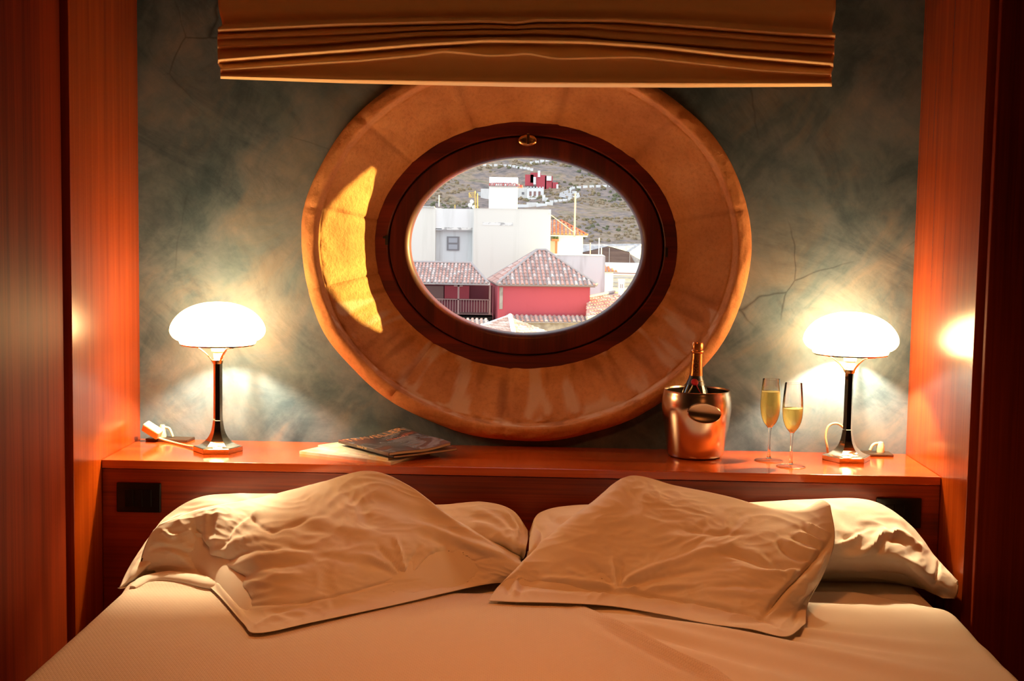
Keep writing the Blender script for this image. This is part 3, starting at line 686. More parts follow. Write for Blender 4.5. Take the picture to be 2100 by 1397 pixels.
# ------------------------------------------------------------------ pillows: sculpted surfaces with creases and a flat underside
def cat_grid(G, nu, nv):
    """smooth interpolation of a control net G[row][col][k]"""
    G = np.array(G, float)
    def along(A, n):     # interpolate along axis 0
        m_ = A.shape[0]; t = np.linspace(0, m_-1, n); i = np.clip(t.astype(int), 0, m_-2); f = (t-i)[(slice(None),)+(None,)*(A.ndim-1)]
        Pd = np.concatenate([2*A[:1]-A[1:2], A, 2*A[-1:]-A[-2:-1]]); a, b, c, d = Pd[i], Pd[i+1], Pd[i+2], Pd[i+3]
        return 0.5*((2*b)+(-a+c)*f+(2*a-5*b+4*c-d)*f*f+(-a+3*b-3*c+d)*f**3)
    A = along(G, nv)                       # rows
    return np.swapaxes(along(np.swapaxes(A, 0, 1), nu), 0, 1)   # nv, nu, k
def poly_dist(x, y, pts):
    best = np.full(x.shape, 1e9); tb = np.zeros(x.shape); pts = np.array(catmull(pts, 5) if len(pts) > 2 else pts, float); n_ = len(pts)-1
    for k in range(n_):
        a, b = pts[k], pts[k+1]; d = b-a; l2 = (d**2).sum()+1e-9
        t = np.clip(((x-a[0])*d[0]+(y-a[1])*d[1])/l2, 0, 1); q = np.hypot(x-a[0]-t*d[0], y-a[1]-t*d[1])
        m_ = q < best; best = np.where(m_, q, best); tb = np.where(m_, (k+t)/n_, tb)
    return best, tb
PILLOW_TOPS = []
def height_of(P, res=0.012, pad=0.004):
    q = P.reshape(-1, 3); x0, y0 = q[:, 0].min()-0.05, q[:, 1].min()-0.05; nx = int((q[:, 0].max()+0.05-x0)/res)+1; ny = int((q[:, 1].max()+0.05-y0)/res)+1
    H = np.full((nx, ny), -1.0); np.maximum.at(H, (((q[:, 0]-x0)/res).round().astype(int), ((q[:, 1]-y0)/res).round().astype(int)), q[:, 2])
    def f(x, y):
        i = ((x-x0)/res).round().astype(int); j = ((y-y0)/res).round().astype(int); ok = (i >= 0) & (i < nx) & (j >= 0) & (j < ny)
        return np.where(ok, H[np.clip(i, 0, nx-1), np.clip(j, 0, ny-1)]+pad, -1.0)
    return f
def pillow(rows, creases, label, nu=190, nv=110, seed=0, back=(-0.385, 0.10), wav=1.0, ymax=-SD-0.012, xmax=HW-0.008, zr=0.011):
    hf = (lambda x, y: np.maximum.reduce([f(x, y) for f in PILLOW_TOPS])) if PILLOW_TOPS else None
    """rows of (px, py, Y) from the front hem to the crest of the pillow"""
    D = cat_grid(rows, nu, nv); px, py, Y = D[..., 0], D[..., 1], D[..., 2]
    d = FW + RT*((px-1050)/FPX)[..., None] - UP*((py-698.5)/FPX)[..., None]
    t = (Y-CAM[1])/d[..., 1]; X = CAM + t[..., None]*d
    nn = np.cross(np.gradient(X, axis=1), np.gradient(X, axis=0)); nn /= np.linalg.norm(nn, axis=2, keepdims=True)+1e-12
    h = np.zeros(px.shape)
    for pts, w, amp in creases:
        q, tb = poly_dist(px, py, pts); h += amp*np.exp(-(q/w)**2)*np.clip(np.minimum(tb, 1-tb)*5+0.15, 0, 1)
    rs = seed*7.3; nz = np.zeros(px.shape)
    for j in range(nv):
        for i in range(nu):
            a, b = px[j, i], py[j, i]
            w1 = mnoise.noise(Vector((a*0.006+rs, b*0.010, 0)))*2.2
            n1 = mnoise.noise(Vector((a*0.010+w1, b*0.032+w1+rs, 1)))
            n2 = mnoise.noise(Vector((a*0.028+w1*1.5, b*0.060-w1, 2+rs)))
            nz[j, i] = (1-abs(n1)*2.2)*0.0035 + (1-abs(n2)*2.2)*0.0016
    u = np.linspace(0, 1, nu)[None, :]; v = np.linspace(0, 1, nv)[:, None]
    edge = np.clip(np.minimum(np.minimum(u, 1-u)*14, np.minimum(v*10, (1-v)*7+0.25)), 0, 1)
    h = (h + nz*wav)*edge
    X = X + nn*h[..., None]
    # behind the crest the cloth rolls over and down towards the headboard
    crest = X[-1]; nb = 10; B = []
    for k in range(1, nb+1):
        a = k/nb; c = crest.copy(); yb = np.minimum(back[0], ymax); run = yb-crest[:, 1]
        c[:, 1] = crest[:, 1] + run*math.sin(a*math.pi/2)
        zlow = np.maximum(crest[:, 2]-back[1]*(0.3+0.7*np.sin(math.pi*np.clip(u[0], 0.0, 1))), ZB+0.02)
        c[:, 2] = zlow + (crest[:, 2]-zlow)*math.cos(a*math.pi/2); B.append(c)
    X = np.concatenate([X, np.array(B)]); NV = X.shape[0]
    X[..., 1] = np.where(X[..., 2] < ZS+0.005, np.minimum(X[..., 1], ymax), X[..., 1]); X[..., 0] = np.clip(X[..., 0], -xmax, xmax); X[..., 2] = np.maximum(X[..., 2], ZB+zr+0.002)
    # underside: patch spanned by the rim, kept above the mattress
    uu = np.linspace(0, 1, nu)[None, :, None]; vv = np.linspace(0, 1, NV)[:, None, None]
    U = (1-vv)*X[:1] + vv*X[-1:] + (1-uu)*X[:, :1] + uu*X[:, -1:] - ((1-uu)*(1-vv)*X[0, 0]+uu*(1-vv)*X[0, -1]+(1-uu)*vv*X[-1, 0]+uu*vv*X[-1, -1])
    e = np.clip(np.minimum(np.minimum(uu, 1-uu), np.minimum(vv, 1-vv))*12, 0, 1)[..., 0]
    U[..., 2] = np.minimum(U[..., 2]-0.03*e, X[..., 2]-0.004*e); U[..., 2] = np.maximum(U[..., 2], ZB+zr)
    if hf is not None: U[..., 2] = np.where(e > 0, np.minimum(np.maximum(U[..., 2], hf(U[..., 0], U[..., 1])), X[..., 2]-0.004*e), U[..., 2])
    PILLOW_TOPS.append(height_of(X))
    K = nu*NV; vs = np.concatenate([X.reshape(-1, 3), U.reshape(-1, 3)]); fs = []
    for j in range(NV-1):
        for i in range(nu-1):
            a = j*nu+i; fs.append((a, a+1, a+nu+1, a+nu))
    for j in range(0, NV-1):
        for i in range(0, nu-1):
            a = K+j*nu+i; fs.append((a, a+nu, a+nu+1, a+1))
    o = obj('pillow', vs, fs, M_pillow, None, True)
    bm = bmesh.new(); bm.from_mesh(o.data); bmesh.ops.remove_doubles(bm, verts=bm.verts, dist=0.0004); bm.to_mesh(o.data); bm.free()
    return tag(o, label, 'pillow', 'white pillows on the bed')
def T(*a, **k): return tuple(at(*a, **k))
def rows_of(bottom, seam, low, high, ridge, yr, fr=(0.25, 0.62), cap=-0.60, hem=0.0125, sm=0.024, under=False, tipd=0.0):
    """front hem and seam lie on the mattress (never nearer the wall than cap); the rest leans back to the crest"""
    out = [[], [], [], [], []]; n_ = len(bottom); yr = np.interp(np.linspace(0, 1, n_), np.linspace(0, 1, len(yr)), yr)
    for k in range(n_):
        y0 = min(at(*bottom[k], Z=ZB+hem).y, cap); y1 = min(at(*seam[k], Z=ZB+sm).y, cap+0.005)
        ys_ = (y0, y1, y1+(yr[k]-y1)*fr[0], y1+(yr[k]-y1)*fr[1], yr[k])
        if under:       # rounded front that tucks back under itself
            tip = min(k, n_-1-k) == 0
            y0 = min(at(*bottom[k], Z=ZB-0.006).y, -0.40) if not tip else cap-tipd*(k == 0)
            c_ = cap-tipd*(k == 0)-0.5*tipd*(k == 1); ys_ = (y0, c_+(0.05 if not tip else 0), c_, c_+(yr[k]-c_)*fr[1], yr[k])
        for r, (p, y) in enumerate(zip((bottom[k], seam[k], low[k], high[k], ridge[k]), ys_)): out[r].append((p[0], p[1], y))
    return out
# back left
b_ = [(240, 1218), (330, 1190), (410, 1178), (480, 1172), (580, 1165), (700, 1158), (880, 1152), (980, 1152), (1040, 1152), (1074, 1146)]
pillow(rows_of(b_,
    [(240, 1214), (322, 1180), (405, 1160), (480, 1150), (580, 1145), (700, 1140), (880, 1140), (980, 1142), (1040, 1146), (1077, 1138)],
    [(245, 1204), (316, 1155), (390, 1125), (465, 1105), (580, 1100), (700, 1100), (880, 1105), (980, 1108), (1043, 1118), (1080, 1120)],
    [(252, 1188), (310, 1130), (366, 1088), (445, 1055), (570, 1048), (700, 1052), (880, 1064), (985, 1062), (1046, 1082), (1083, 1105)],
    [(262, 1168), (305, 1103), (345, 1056), (420, 1018), (560, 1013), (700, 1018), (880, 1036), (985, 1030), (1050, 1048), (1083, 1094)],
    [-0.58, -0.46, -0.42, -0.42, -0.42, -0.46], (0.10, 0.55), -0.53, under=True, tipd=0.13),
    [([(960, 1046), (999, 1058), (1037, 1087), (1055, 1128)], 8, 0.007), ([(960, 1077), (1008, 1087), (1053, 1124)], 8, 0.007), ([(1050, 1060), (1068, 1085), (1062, 1125)], 6, -0.008), ([(1030, 1045), (1058, 1080), (1062, 1120)], 5, 0.006),
     ([(300, 1120), (340, 1095), (400, 1060)], 6, -0.006), ([(262, 1195), (290, 1150), (330, 1100)], 7, 0.008), ([(275, 1200), (310, 1160), (350, 1135)], 6, -0.007), ([(340, 1075), (370, 1060), (395, 1062)], 4, 0.005), ([(940, 1090), (1000, 1110), (1052, 1130)], 8, -0.008)],
    'white pillow lying at the back left against the headboard, mostly under the front left pillow', seed=1, back=(-0.372, 0.10), zr=-0.009)
# back right
b_ = [(1084, 1152), (1115, 1158), (1200, 1168), (1400, 1182), (1540, 1184), (1660, 1182), (1750, 1178), (1830, 1178), (1880, 1200), (1935, 1250)]
pillow(rows_of(b_,
    [(1083, 1144), (1113, 1150), (1200, 1158), (1400, 1165), (1540, 1168), (1660, 1168), (1755, 1166), (1838, 1166), (1890, 1192), (1950, 1240)],
    [(1084, 1130), (1110, 1122), (1200, 1120), (1400, 1120), (1540, 1122), (1660, 1125), (1760, 1128), (1845, 1142), (1902, 1178), (1962, 1222)],
    [(1085, 1112), (1108, 1084), (1200, 1072), (1400, 1070), (1540, 1066), (1660, 1066), (1775, 1072), (1858, 1108), (1912, 1160), (1966, 1205)],
    [(1085, 1096), (1110, 1052), (1200, 1036), (1400, 1034), (1540, 1031), (1660, 1025), (1785, 1027), (1866, 1076), (1918, 1142), (1964, 1191)],
    [-0.46, -0.42, -0.42, -0.42, -0.42, -0.44, -0.575], (0.12, 0.48), -0.585, under=True),
    [([(1712, 1123), (1749, 1111), (1765, 1094)], 6, 0.009), ([(1719, 1138), (1759, 1136), (1788, 1123), (1801, 1105), (1807, 1088)], 7, 0.012), ([(1720, 1146), (1765, 1146), (1800, 1134), (1815, 1112)], 6, -0.008),
     ([(1807, 1084), (1822, 1100), (1843, 1094), (1895, 1130)], 6, 0.009), ([(1822, 1108), (1850, 1112), (1880, 1150)], 7, -0.008), ([(1780, 1085), (1750, 1098), (1725, 1110)], 5, -0.006), ([(1925, 1150), (1922, 1175), (1918, 1200)], 3.5, -0.006),
     ([(1845, 1070), (1870, 1095), (1890, 1120)], 4, -0.005), ([(1835, 1062), (1858, 1085)], 4, 0.004), ([(1093, 1075), (1110, 1095), (1100, 1130)], 6, -0.008), ([(1120, 1060), (1150, 1075), (1180, 1100)], 7, -0.006), ([(1860, 1150), (1895, 1180), (1930, 1215)], 6, 0.006)],
    'white pillow at the back right against the headboard, its right end glowing under the lamp', seed=2, back=(-0.372, 0.10), zr=-0.009)
# front left
b_ = [(285, 1172), (360, 1172), (422, 1198), (496, 1276), (528, 1299), (640, 1277), (800, 1243), (920, 1215), (1010, 1196), (1074, 1172)]
pillow(rows_of(b_,
    [(288, 1150), (365, 1140), (428, 1160), (480, 1205), (545, 1258), (672, 1243), (806, 1212), (925, 1180), (1012, 1170), (1075, 1167)],
    [(297, 1120), (372, 1105), (425, 1110), (490, 1125), (565, 1165), (690, 1150), (812, 1130), (925, 1118), (1006, 1135), (1074, 1160)],
    [(310, 1094), (388, 1068), (440, 1062), (505, 1065), (585, 1070), (690, 1055), (795, 1048), (888, 1066), (980, 1107), (1071, 1155)],
    [(325, 1077), (398, 1049), (445, 1038), (505, 1027), (570, 1012), (660, 989), (756, 966), (840, 998), (925, 1062), (1068, 1150)],
    [-0.56, -0.53, -0.52, -0.50, -0.49, -0.48, -0.48, -0.49, -0.52, -0.56]),
    [([(398, 1062), (404, 1090), (420, 1130), (440, 1164), (498, 1217), (512, 1240)], 6, -0.018), ([(445, 1040), (452, 1074), (448, 1110), (440, 1145)], 11, 0.012), ([(420, 1160), (452, 1190), (485, 1215)], 9, 0.009), ([(425, 1045), (425, 1080), (432, 1120)], 8, 0.008), ([(440, 1195), (470, 1235), (500, 1268)], 5, 0.006), ([(450, 1190), (480, 1225), (510, 1252)], 5, -0.007), ([(520, 1290), (560, 1275), (600, 1275)], 5, 0.005),
     ([(498, 1050), (545, 1088), (579, 1086), (674, 1055)], 4, -0.005), ([(445, 1140), (480, 1115), (555, 1098)], 8, 0.008), ([(450, 1158), (512, 1131), (579, 1126)], 6, -0.007), ([(455, 1172), (531, 1145), (626, 1136), (721, 1140)], 8, 0.007), ([(478, 1192), (555, 1162), (640, 1155)], 7, -0.006), ([(490, 1208), (560, 1185), (620, 1180)], 7, 0.005),
     ([(460, 1130), (480, 1085), (520, 1055)], 6, -0.007), ([(470, 1110), (505, 1070), (540, 1050)], 8, 0.006),
     ([(555, 1112), (650, 1136), (769, 1160), (826, 1180)], 9, -0.006), ([(745, 1138), (790, 1160), (824, 1182)], 5, 0.006), ([(769, 1115), (800, 1148), (826, 1180)], 5, -0.006), ([(807, 1100), (820, 1140), (830, 1180)], 5, 0.006), ([(862, 1115), (845, 1148), (832, 1182)], 5, -0.006), ([(895, 1120), (860, 1152), (836, 1183)], 5, 0.006),
     ([(512, 1245), (626, 1235), (720, 1215), (817, 1188), (936, 1160), (1010, 1142)], 3, -0.006), ([(540, 1282), (590, 1262), (640, 1262)], 6, 0.006), ([(560, 1262), (610, 1246), (650, 1232)], 5, -0.006), ([(900, 1205), (960, 1195), (1010, 1185)], 5, -0.005),
     ([(840, 1069), (936, 1107), (1031, 1140)], 7, 0.007), ([(860, 1095), (940, 1125), (1000, 1145)], 8, -0.006), ([(600, 1060), (700, 1085), (780, 1105)], 12, 0.006), ([(700, 1000), (740, 1040), (760, 1085)], 12, -0.006), ([(330, 1085), (352, 1100), (366, 1098)], 4, 0.008), ([(300, 1130), (340, 1122), (400, 1140)], 6, -0.008), ([(310, 1105), (350, 1125), (400, 1170)], 8, 0.007)],
    'rumpled white pillow at the front left, leaning with one corner pointing up', nu=260, nv=150, seed=3, back=(-0.44, 0.10))
# front right
b_ = [(1001, 1232), (1060, 1235), (1150, 1237), (1250, 1243), (1350, 1259), (1450, 1279), (1540, 1291), (1612, 1306), (1652, 1280)]
pillow(rows_of(b_,
    [(1018, 1207), (1064, 1200), (1152, 1205), (1262, 1214), (1358, 1226), (1450, 1244), (1532, 1258), (1596, 1262), (1658, 1236)],
    [(1040, 1184), (1088, 1158), (1170, 1142), (1270, 1145), (1368, 1150), (1460, 1162), (1548, 1178), (1628, 1190), (1688, 1180)],
    [(1060, 1164), (1120, 1108), (1195, 1062), (1288, 1044), (1382, 1056), (1472, 1078), (1560, 1102), (1646, 1122), (1712, 1108)],
    [(1080, 1142), (1150, 1080), (1216, 1030), (1290, 977), (1388, 997), (1488, 1018), (1586, 1045), (1652, 1050), (1703, 1036)],
    [-0.56, -0.52, -0.50, -0.48, -0.49, -0.50, -0.53, -0.56, -0.59]),
    [([(1060, 1196), (1110, 1200), (1175, 1206), (1230, 1212), (1272, 1216)], 5, -0.014), ([(1060, 1222), (1120, 1222), (1200, 1226), (1268, 1226)], 8, 0.008), ([(1100, 1188), (1180, 1192), (1262, 1208)], 7, 0.008), ([(1062, 1180), (1058, 1205), (1056, 1228)], 8, 0.010), ([(1040, 1200), (1044, 1222)], 6, -0.006),
     ([(1255, 1140), (1262, 1175), (1270, 1212)], 6, 0.006), ([(1275, 1150), (1272, 1180), (1272, 1212)], 5, -0.006), ([(1276, 1212), (1290, 1188), (1330, 1170), (1425, 1140), (1500, 1122)], 7, 0.009), ([(1280, 1212), (1320, 1195), (1400, 1175), (1475, 1170)], 7, -0.008), ([(1285, 1214), (1350, 1205), (1440, 1200)], 7, 0.006), ([(1200, 1150), (1240, 1185), (1268, 1212)], 8, -0.005), ([(1160, 1165), (1215, 1190), (1266, 1212)], 6, 0.005),
     ([(1262, 1212), (1290, 1214), (1310, 1206)], 4, 0.012), ([(1275, 1217), (1330, 1222), (1400, 1232), (1470, 1246), (1550, 1266), (1605, 1292)], 3.2, -0.009),
     ([(1716, 1088), (1700, 1115), (1670, 1150), (1630, 1192), (1590, 1235), (1562, 1270)], 6, -0.018), ([(1700, 1125), (1680, 1160), (1655, 1200), (1620, 1240)], 7, 0.010), ([(1660, 1172), (1656, 1210), (1640, 1250), (1625, 1290)], 6, -0.008), ([(1688, 1140), (1672, 1190), (1658, 1240)], 6, 0.008),
     ([(1704, 1098), (1680, 1088), (1650, 1076)], 3.5, 0.008), ([(1697, 1106), (1668, 1094), (1640, 1084)], 3.5, -0.008), ([(1692, 1116), (1660, 1104), (1630, 1094)], 4, 0.008), ([(1686, 1126), (1655, 1114), (1618, 1100)], 4, -0.008), ([(1680, 1136), (1650, 1130), (1600, 1108)], 5, 0.008), ([(1672, 1148), (1628, 1140), (1590, 1112)], 6, -0.010),
     ([(1662, 1160), (1575, 1160), (1525, 1142), (1450, 1126)], 8, -0.012), ([(1650, 1172), (1560, 1176), (1500, 1160)], 9, 0.008), ([(1390, 1085), (1450, 1096), (1540, 1097)], 5, -0.005), ([(1300, 1060), (1400, 1110), (1560, 1130)], 16, 0.008), ([(1560, 1135), (1600, 1160), (1620, 1190)], 8, -0.006),
     ([(1440, 1215), (1500, 1215), (1570, 1225)], 7, 0.006), ([(1460, 1205), (1540, 1200), (1600, 1210)], 7, -0.006)],
    'rumpled white pillow at the front right, overlapping its neighbour at the middle', nu=260, nv=150, seed=4, back=(-0.44, 0.10))

# ------------------------------------------------------------------ bed
BX0, BX1 = at(135, 1305, Z=ZB).x, at(2045, 1330, Z=ZB).x
bed = empty('bed', (0, 0, 0), label='wide double bed mattress on its base, mostly hidden under white bedding', cat='bed')
box('mattress', (BX0+0.02, -2.35, 0.36), (BX1-0.02, -SD-0.004, ZB-0.012), M_sheet, bed, 0.03, 4)
box('bed_base', (BX0+0.03, -2.34, 0.05), (BX1-0.03, -SD-0.004, 0.358), M_front, bed, 0.01)
def cloth_sheet(name, m, xf, NX, NY, zfun, label, cat, thick=0.003):
    """xf(s, t) -> x, y; draped over the mattress edge on both sides"""
    vs, fs = [], []
    for i in range(NX):
        for j in range(NY):
            s = i/(NX-1); t = j/(NY-1); x, y = xf(s, t); z = zfun(x, y)
            # fold over the edges of the mattress
            for e, sg in ((BX0, -1), (BX1, 1)):
                d = (x-e)*sg
                if d > -0.04:
                    r = 0.04; a = min((d+0.04)/r, math.pi/2); xx = e-sg*0.04+sg*r*math.sin(a); zz = z-r+r*math.cos(a)
                    rest = (d+0.04)-r*math.pi/2
                    if rest > 0: zz -= rest
                    x, z = xx, zz; break
            vs.append((x, y, z))
    for i in range(NX-1):
        for j in range(NY-1): fs.append((i*NY+j, (i+1)*NY+j, (i+1)*NY+j+1, i*NY+j+1))
    o = obj(name, vs, fs, m, None, True)
    sm = o.modifiers.new('thick', 'SOLIDIFY'); sm.thickness = thick; sm.offset = 1
    return tag(o, label, cat)
ns = lambda x, y, z=0.0: mnoise.noise(Vector((x, y, z)))
KN = at(1180, 1242, Z=ZB)
def sheet_z(x, y):
    # wrinkles fanning out from under the right front pillow towards the foot on the right
    dx, dy = x-KN.x+0.10, y-KN.y-0.05; r = math.hypot(dx, dy)+1e-6; a = math.atan2(-dy, dx)
    w = math.sin(a*24+2.5*ns(x*2.2, y*2.2))*0.5 + math.sin(a*47+3*ns(x*3, y*3, 5))*0.3 + math.sin(a*13+1.0)*0.6
    amp = 0.010*min(1, r/0.35)*max(0.1, 0.6+0.9*ns(x*1.6, y*1.6, 3))
    k = min(1, max(0, (x-diag_x(y)-0.01)/0.06))
    return ZB - 0.002 + k*(amp*w + 0.007*ns(x*3.2, y*2.4, 1) + 0.004)
DE = [at(*p, Z=ZB) for p in ((1120, 1225), (1200, 1245), (1290, 1300), (1400, 1360), (1480, 1397))]
def diag_x(y):   # edge of the turned back bedspread
    q = [(p.y, p.x) for p in DE][::-1]
    if y < q[0][0]: return q[0][1]+(q[0][0]-y)*0.30
    return float(np.interp(y, [a_ for a_, _ in q], [b_ for _, b_ in q]))
ST = [at(*p, Z=ZB) for p in ((1180, 1235), (1500, 1225), (1655, 1217), (1750, 1219), (1860, 1236), (1960, 1262), (2010, 1290))]
def sheet_top(x): return float(np.interp(x, [p.x for p in ST], [p.y for p in ST]))
def sx(s, t):
    x = KN.x-0.12 + s*(BX1+0.22-KN.x+0.12); y0 = sheet_top(min(x, BX1))
    return x, y0 + (-2.3-y0)*t
cloth_sheet('top_sheet', M_sheet, sx, 170, 190, sheet_z, 'creased white sheet uncovered on the right half of the bed', 'sheet')
SPY = at(330, 1203, Z=ZB).y
def spread_z(x, y):
    e = diag_x(y)-x     # distance in from the slanted edge
    roll = (0.022*math.exp(-((e-0.018)/0.020)**2) + 0.006*math.exp(-((e-0.08)/0.03)**2))*min(1, max(0.15, (KN.y-y)/0.2))
    top = 0.008*math.exp(-((y-SPY)/0.03)**2) if x < -0.5 else 0
    return ZB + 0.0045 + roll + top + 0.004*ns(x*1.5, y*1.5, 7) + 0.0025*ns(x*5, y*2, 9)*(x < 0.2)
def sp(s, t):
    y = SPY - t*(2.33+SPY); x1 = diag_x(y); x0 = BX0-0.30; return x0 + (x1-x0)*s, y + (0.02*math.sin(s*6)*(1-t))
cloth_sheet('bedspread', M_spread, sp, 220, 190, spread_z, 'white waffle-weave bedspread covering the left and middle of the bed', 'bedspread', 0.004)
# rolled edge of the under-blanket showing at the top left of the bed
def roll_edge():
    pts = [T(272, 1205, Z=ZB+0.008), T(300, 1190, Z=ZB+0.012), T(345, 1184, Z=ZB+0.014), T(400, 1190, Z=ZB+0.014), T(450, 1200, Z=ZB+0.012), T(560, 1200, Z=ZB+0.010)]
    o = tube('folded_blanket_edge', pts, 0.018, M_sheet, None, 20, rs=[0.004, 0.010, 0.014, 0.014, 0.012, 0.008], flat=2.2)
    tag(o, 'rolled white blanket edge peeping out under the front left pillow', 'blanket')
roll_edge()

# ------------------------------------------------------------------ outside: the town below and the hillside
def tint_mat(name, a, b_, c, rough=0.85):
    m, nt, b = mat(name)
    vc = N(nt, 'ShaderNodeVertexColor', _layer_name='tint'); sp = N(nt, 'ShaderNodeSeparateColor'); L(nt, vc.outputs['Color'], sp.inputs[0])
    L(nt, ramp(nt, sp.outputs['Red'], [(0.0, a), (0.5, b_), (1.0, c)]), b.inputs['Base Color']); b.inputs['Roughness'].default_value = rough
    return m
M_tile_old = tint_mat('weathered_tiles', (0.40, 0.24, 0.21), (0.62, 0.34, 0.28), (0.66, 0.56, 0.52))
M_tile_new = tint_mat('orange_tiles', (0.72, 0.19, 0.08), (0.85, 0.27, 0.12), (0.88, 0.42, 0.24))
M_tile_pale = tint_mat('pale_tiles', (0.55, 0.33, 0.25), (0.75, 0.52, 0.42), (0.85, 0.72, 0.62))
M_mortar = simple('tile_mortar', (0.42, 0.36, 0.35), 0.9)
def stained(name, col, dark, scale=(1.2, 1.2, 0.12), amt=(0.5, 0.75), bump=False):
    m, nt, b = mat(name); tc = N(nt, 'ShaderNodeTexCoord'); mp = N(nt, 'ShaderNodeMapping'); mp.inputs['Scale'].default_value = scale; L(nt, tc.outputs['Object'], mp.inputs['Vector'])
    n_ = N(nt, 'ShaderNodeTexNoise', Scale=1.0, Detail=6.0, Roughness=0.6); L(nt, mp.outputs[0], n_.inputs['Vector'])
    L(nt, ramp(nt, n_.outputs['Fac'], [(amt[0], col), (amt[1], dark)]), b.inputs['Base Color']); b.inputs['Roughness'].default_value = 0.9
    return m
M_white = stained('white_render', (0.80, 0.78, 0.75), (0.62, 0.60, 0.56))
M_cream_w = stained('cream_render', (0.78, 0.74, 0.66), (0.66, 0.62, 0.54))
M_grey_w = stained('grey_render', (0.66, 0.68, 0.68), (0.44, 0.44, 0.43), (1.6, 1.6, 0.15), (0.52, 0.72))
M_red_w = stained('crimson_render', (0.52, 0.085, 0.105), (0.44, 0.07, 0.085), (0.6, 0.6, 0.4))
M_dkred = simple('dark_red_boards', (0.17, 0.035, 0.045), 0.9)
M_beam = simple('old_timber', (0.30, 0.17, 0.15), 0.9)
M_stonew = stained('rubble_stone', (0.45, 0.38, 0.32), (0.30, 0.24, 0.2), (3, 3, 3), (0.4, 0.6))
M_paint_w = simple('white_paint', (0.85, 0.85, 0.84), 0.7)
M_winf = simple('grey_window_frame', (0.22, 0.21, 0.22), 0.6)
M_winp = simple('grey_window_pane', (0.36, 0.37, 0.40), 0.2)
M_shed = stained('brown_net', (0.20, 0.13, 0.11), (0.14, 0.09, 0.08), (0.3, 0.3, 3), (0.4, 0.6))
M_corr = stained('grey_corrugated', (0.50, 0.48, 0.48), (0.36, 0.33, 0.33), (3, 0.3, 3), (0.4, 0.6))
M_yel = simple('yellow_antenna', (0.75, 0.48, 0.12), 0.5)
M_rust = simple('pinkish_pole', (0.72, 0.46, 0.38), 0.6)
M_leafp = simple('potted_leaves', (0.15, 0.22, 0.06), 0.9)
M_terra = simple('terracotta', (0.55, 0.18, 0.10), 0.8)

def tile_face(name, eL, eR, tL, tR, m, parent, pitch=0.22, row=0.30, over=0.0, seed=0):
    """barrel tiles laid up a roof slope given by its eave and its top edge"""
    eL, eR, tL, tR = [np.array(p, float) for p in (eL, eR, tL, tR)]
    e = eR-eL; Ln = np.linalg.norm(e); e = e/Ln
    a = np.dot(tL-eL, e); b = np.dot(tR-eL, e)
    base_up = (tL-eL)-a*e; H = np.linalg.norm(base_up); up = base_up/H; nrm = np.cross(e, up)
    if nrm[2] < 0: nrm = -nrm
    nc = max(2, int(Ln/pitch)); pitch = Ln/nc; rng = random.Random(seed); vs, fs, tint = [], [], []
    for c in range(nc):
        s = (c+0.5)*pitch
        if s < a: top = H*s/max(a, 1e-6)
        elif s > b: top = H*(Ln-s)/max(Ln-b, 1e-6)
        else: top = H
        nr = max(1, int(math.ceil(top/row))); ph = rng.uniform(-0.02, 0.02)
        for r in range(nr):
            u0 = r*row - over*(r == 0); u1 = min((r+1)*row+0.03, top)
            if u1-u0 < 0.03: continue
            tv = min(1, max(0, 0.5+rng.gauss(0, 0.27))); i0 = len(vs); wj = rng.uniform(-0.008, 0.008)
            for (uu, rr, lift) in ((u0, pitch*0.36, 0.045), (u1, pitch*0.29, 0.022)):
                for k in range(6):
                    an = math.pi*k/5; off = -math.cos(an)*rr; hh = math.sin(an)*rr*0.9+lift
                    vs.append(eL + e*(s+off+wj) + up*(uu+ph*(r > 0)) + nrm*hh); tint.append(tv)
            for k in range(5): fs.append((i0+k, i0+k+1, i0+6+k+1, i0+6+k))
            fs.append((i0, i0+1, i0+2, i0+3, i0+4, i0+5))
    o = obj(name, vs, fs, m, parent)
    ca = o.data.color_attributes.new('tint', 'FLOAT_COLOR', 'POINT')
    for k, tv in enumerate(tint): ca.data[k].color = (tv, tv, tv, 1)
    lo = -0.03
    q = [eL-up*over, eR-up*over, tR, tL]
    obj(name+'_bed', [p+nrm*0.012 for p in q]+[p+nrm*lo for p in q], [(0, 1, 2, 3), (7, 6, 5, 4), (0, 4, 5, 1), (1, 5, 6, 2), (2, 6, 7, 3), (3, 7, 4, 0)], M_mortar, parent)
    return o
def ridge(name, pts, parent, r=0.07, m=None): return tube(name, pts, r, m or M_mortar, parent, 8, curve=False)
def pbox(name, x0, y0, x1, y1, Y, depth, m, parent, zb=None, bevel=0.0):
    a = at(x0, y0, Y=Y); b = at(x1, y1, Y=Y)
    return box(name, (a.x, Y, zb if zb is not None else b.z), (b.x, Y+depth, a.z), m, parent, bevel)
ZG = -13.0
# --- crimson house with the hipped tile roof
rh = empty('red_house', (0, 0, 0), label='crimson red house with a hipped weathered tile roof, lower middle of the window view', cat='house')
TH = 0.13; E1 = Vector((math.cos(TH), math.sin(TH), 0)); E2 = Vector((-math.sin(TH), math.cos(TH), 0))
F0 = at(1020, 583, Y=60.0); WD, DP = 4.72, 4.6
c00 = F0; c10 = F0+E1*WD; c11 = F0+E1*WD+E2*DP; c01 = F0+E2*DP
ap = at(1091, 515, Y=(c00.y+c11.y)/2); hz = ap.z
mid = (c00+c11)/2; r0 = Vector((mid.x, mid.y, hz))-E1*0.22; r1 = Vector((mid.x, mid.y, hz))+E1*0.22
tile_face('front_roof', c00, c10, r0, r1, M_tile_old, rh, 0.21, 0.27, 0.05, 1)
tile_face('left_roof', c01, c00, r0, r0+E1*0.001, M_tile_old, rh, 0.21, 0.27, 0.05, 2)
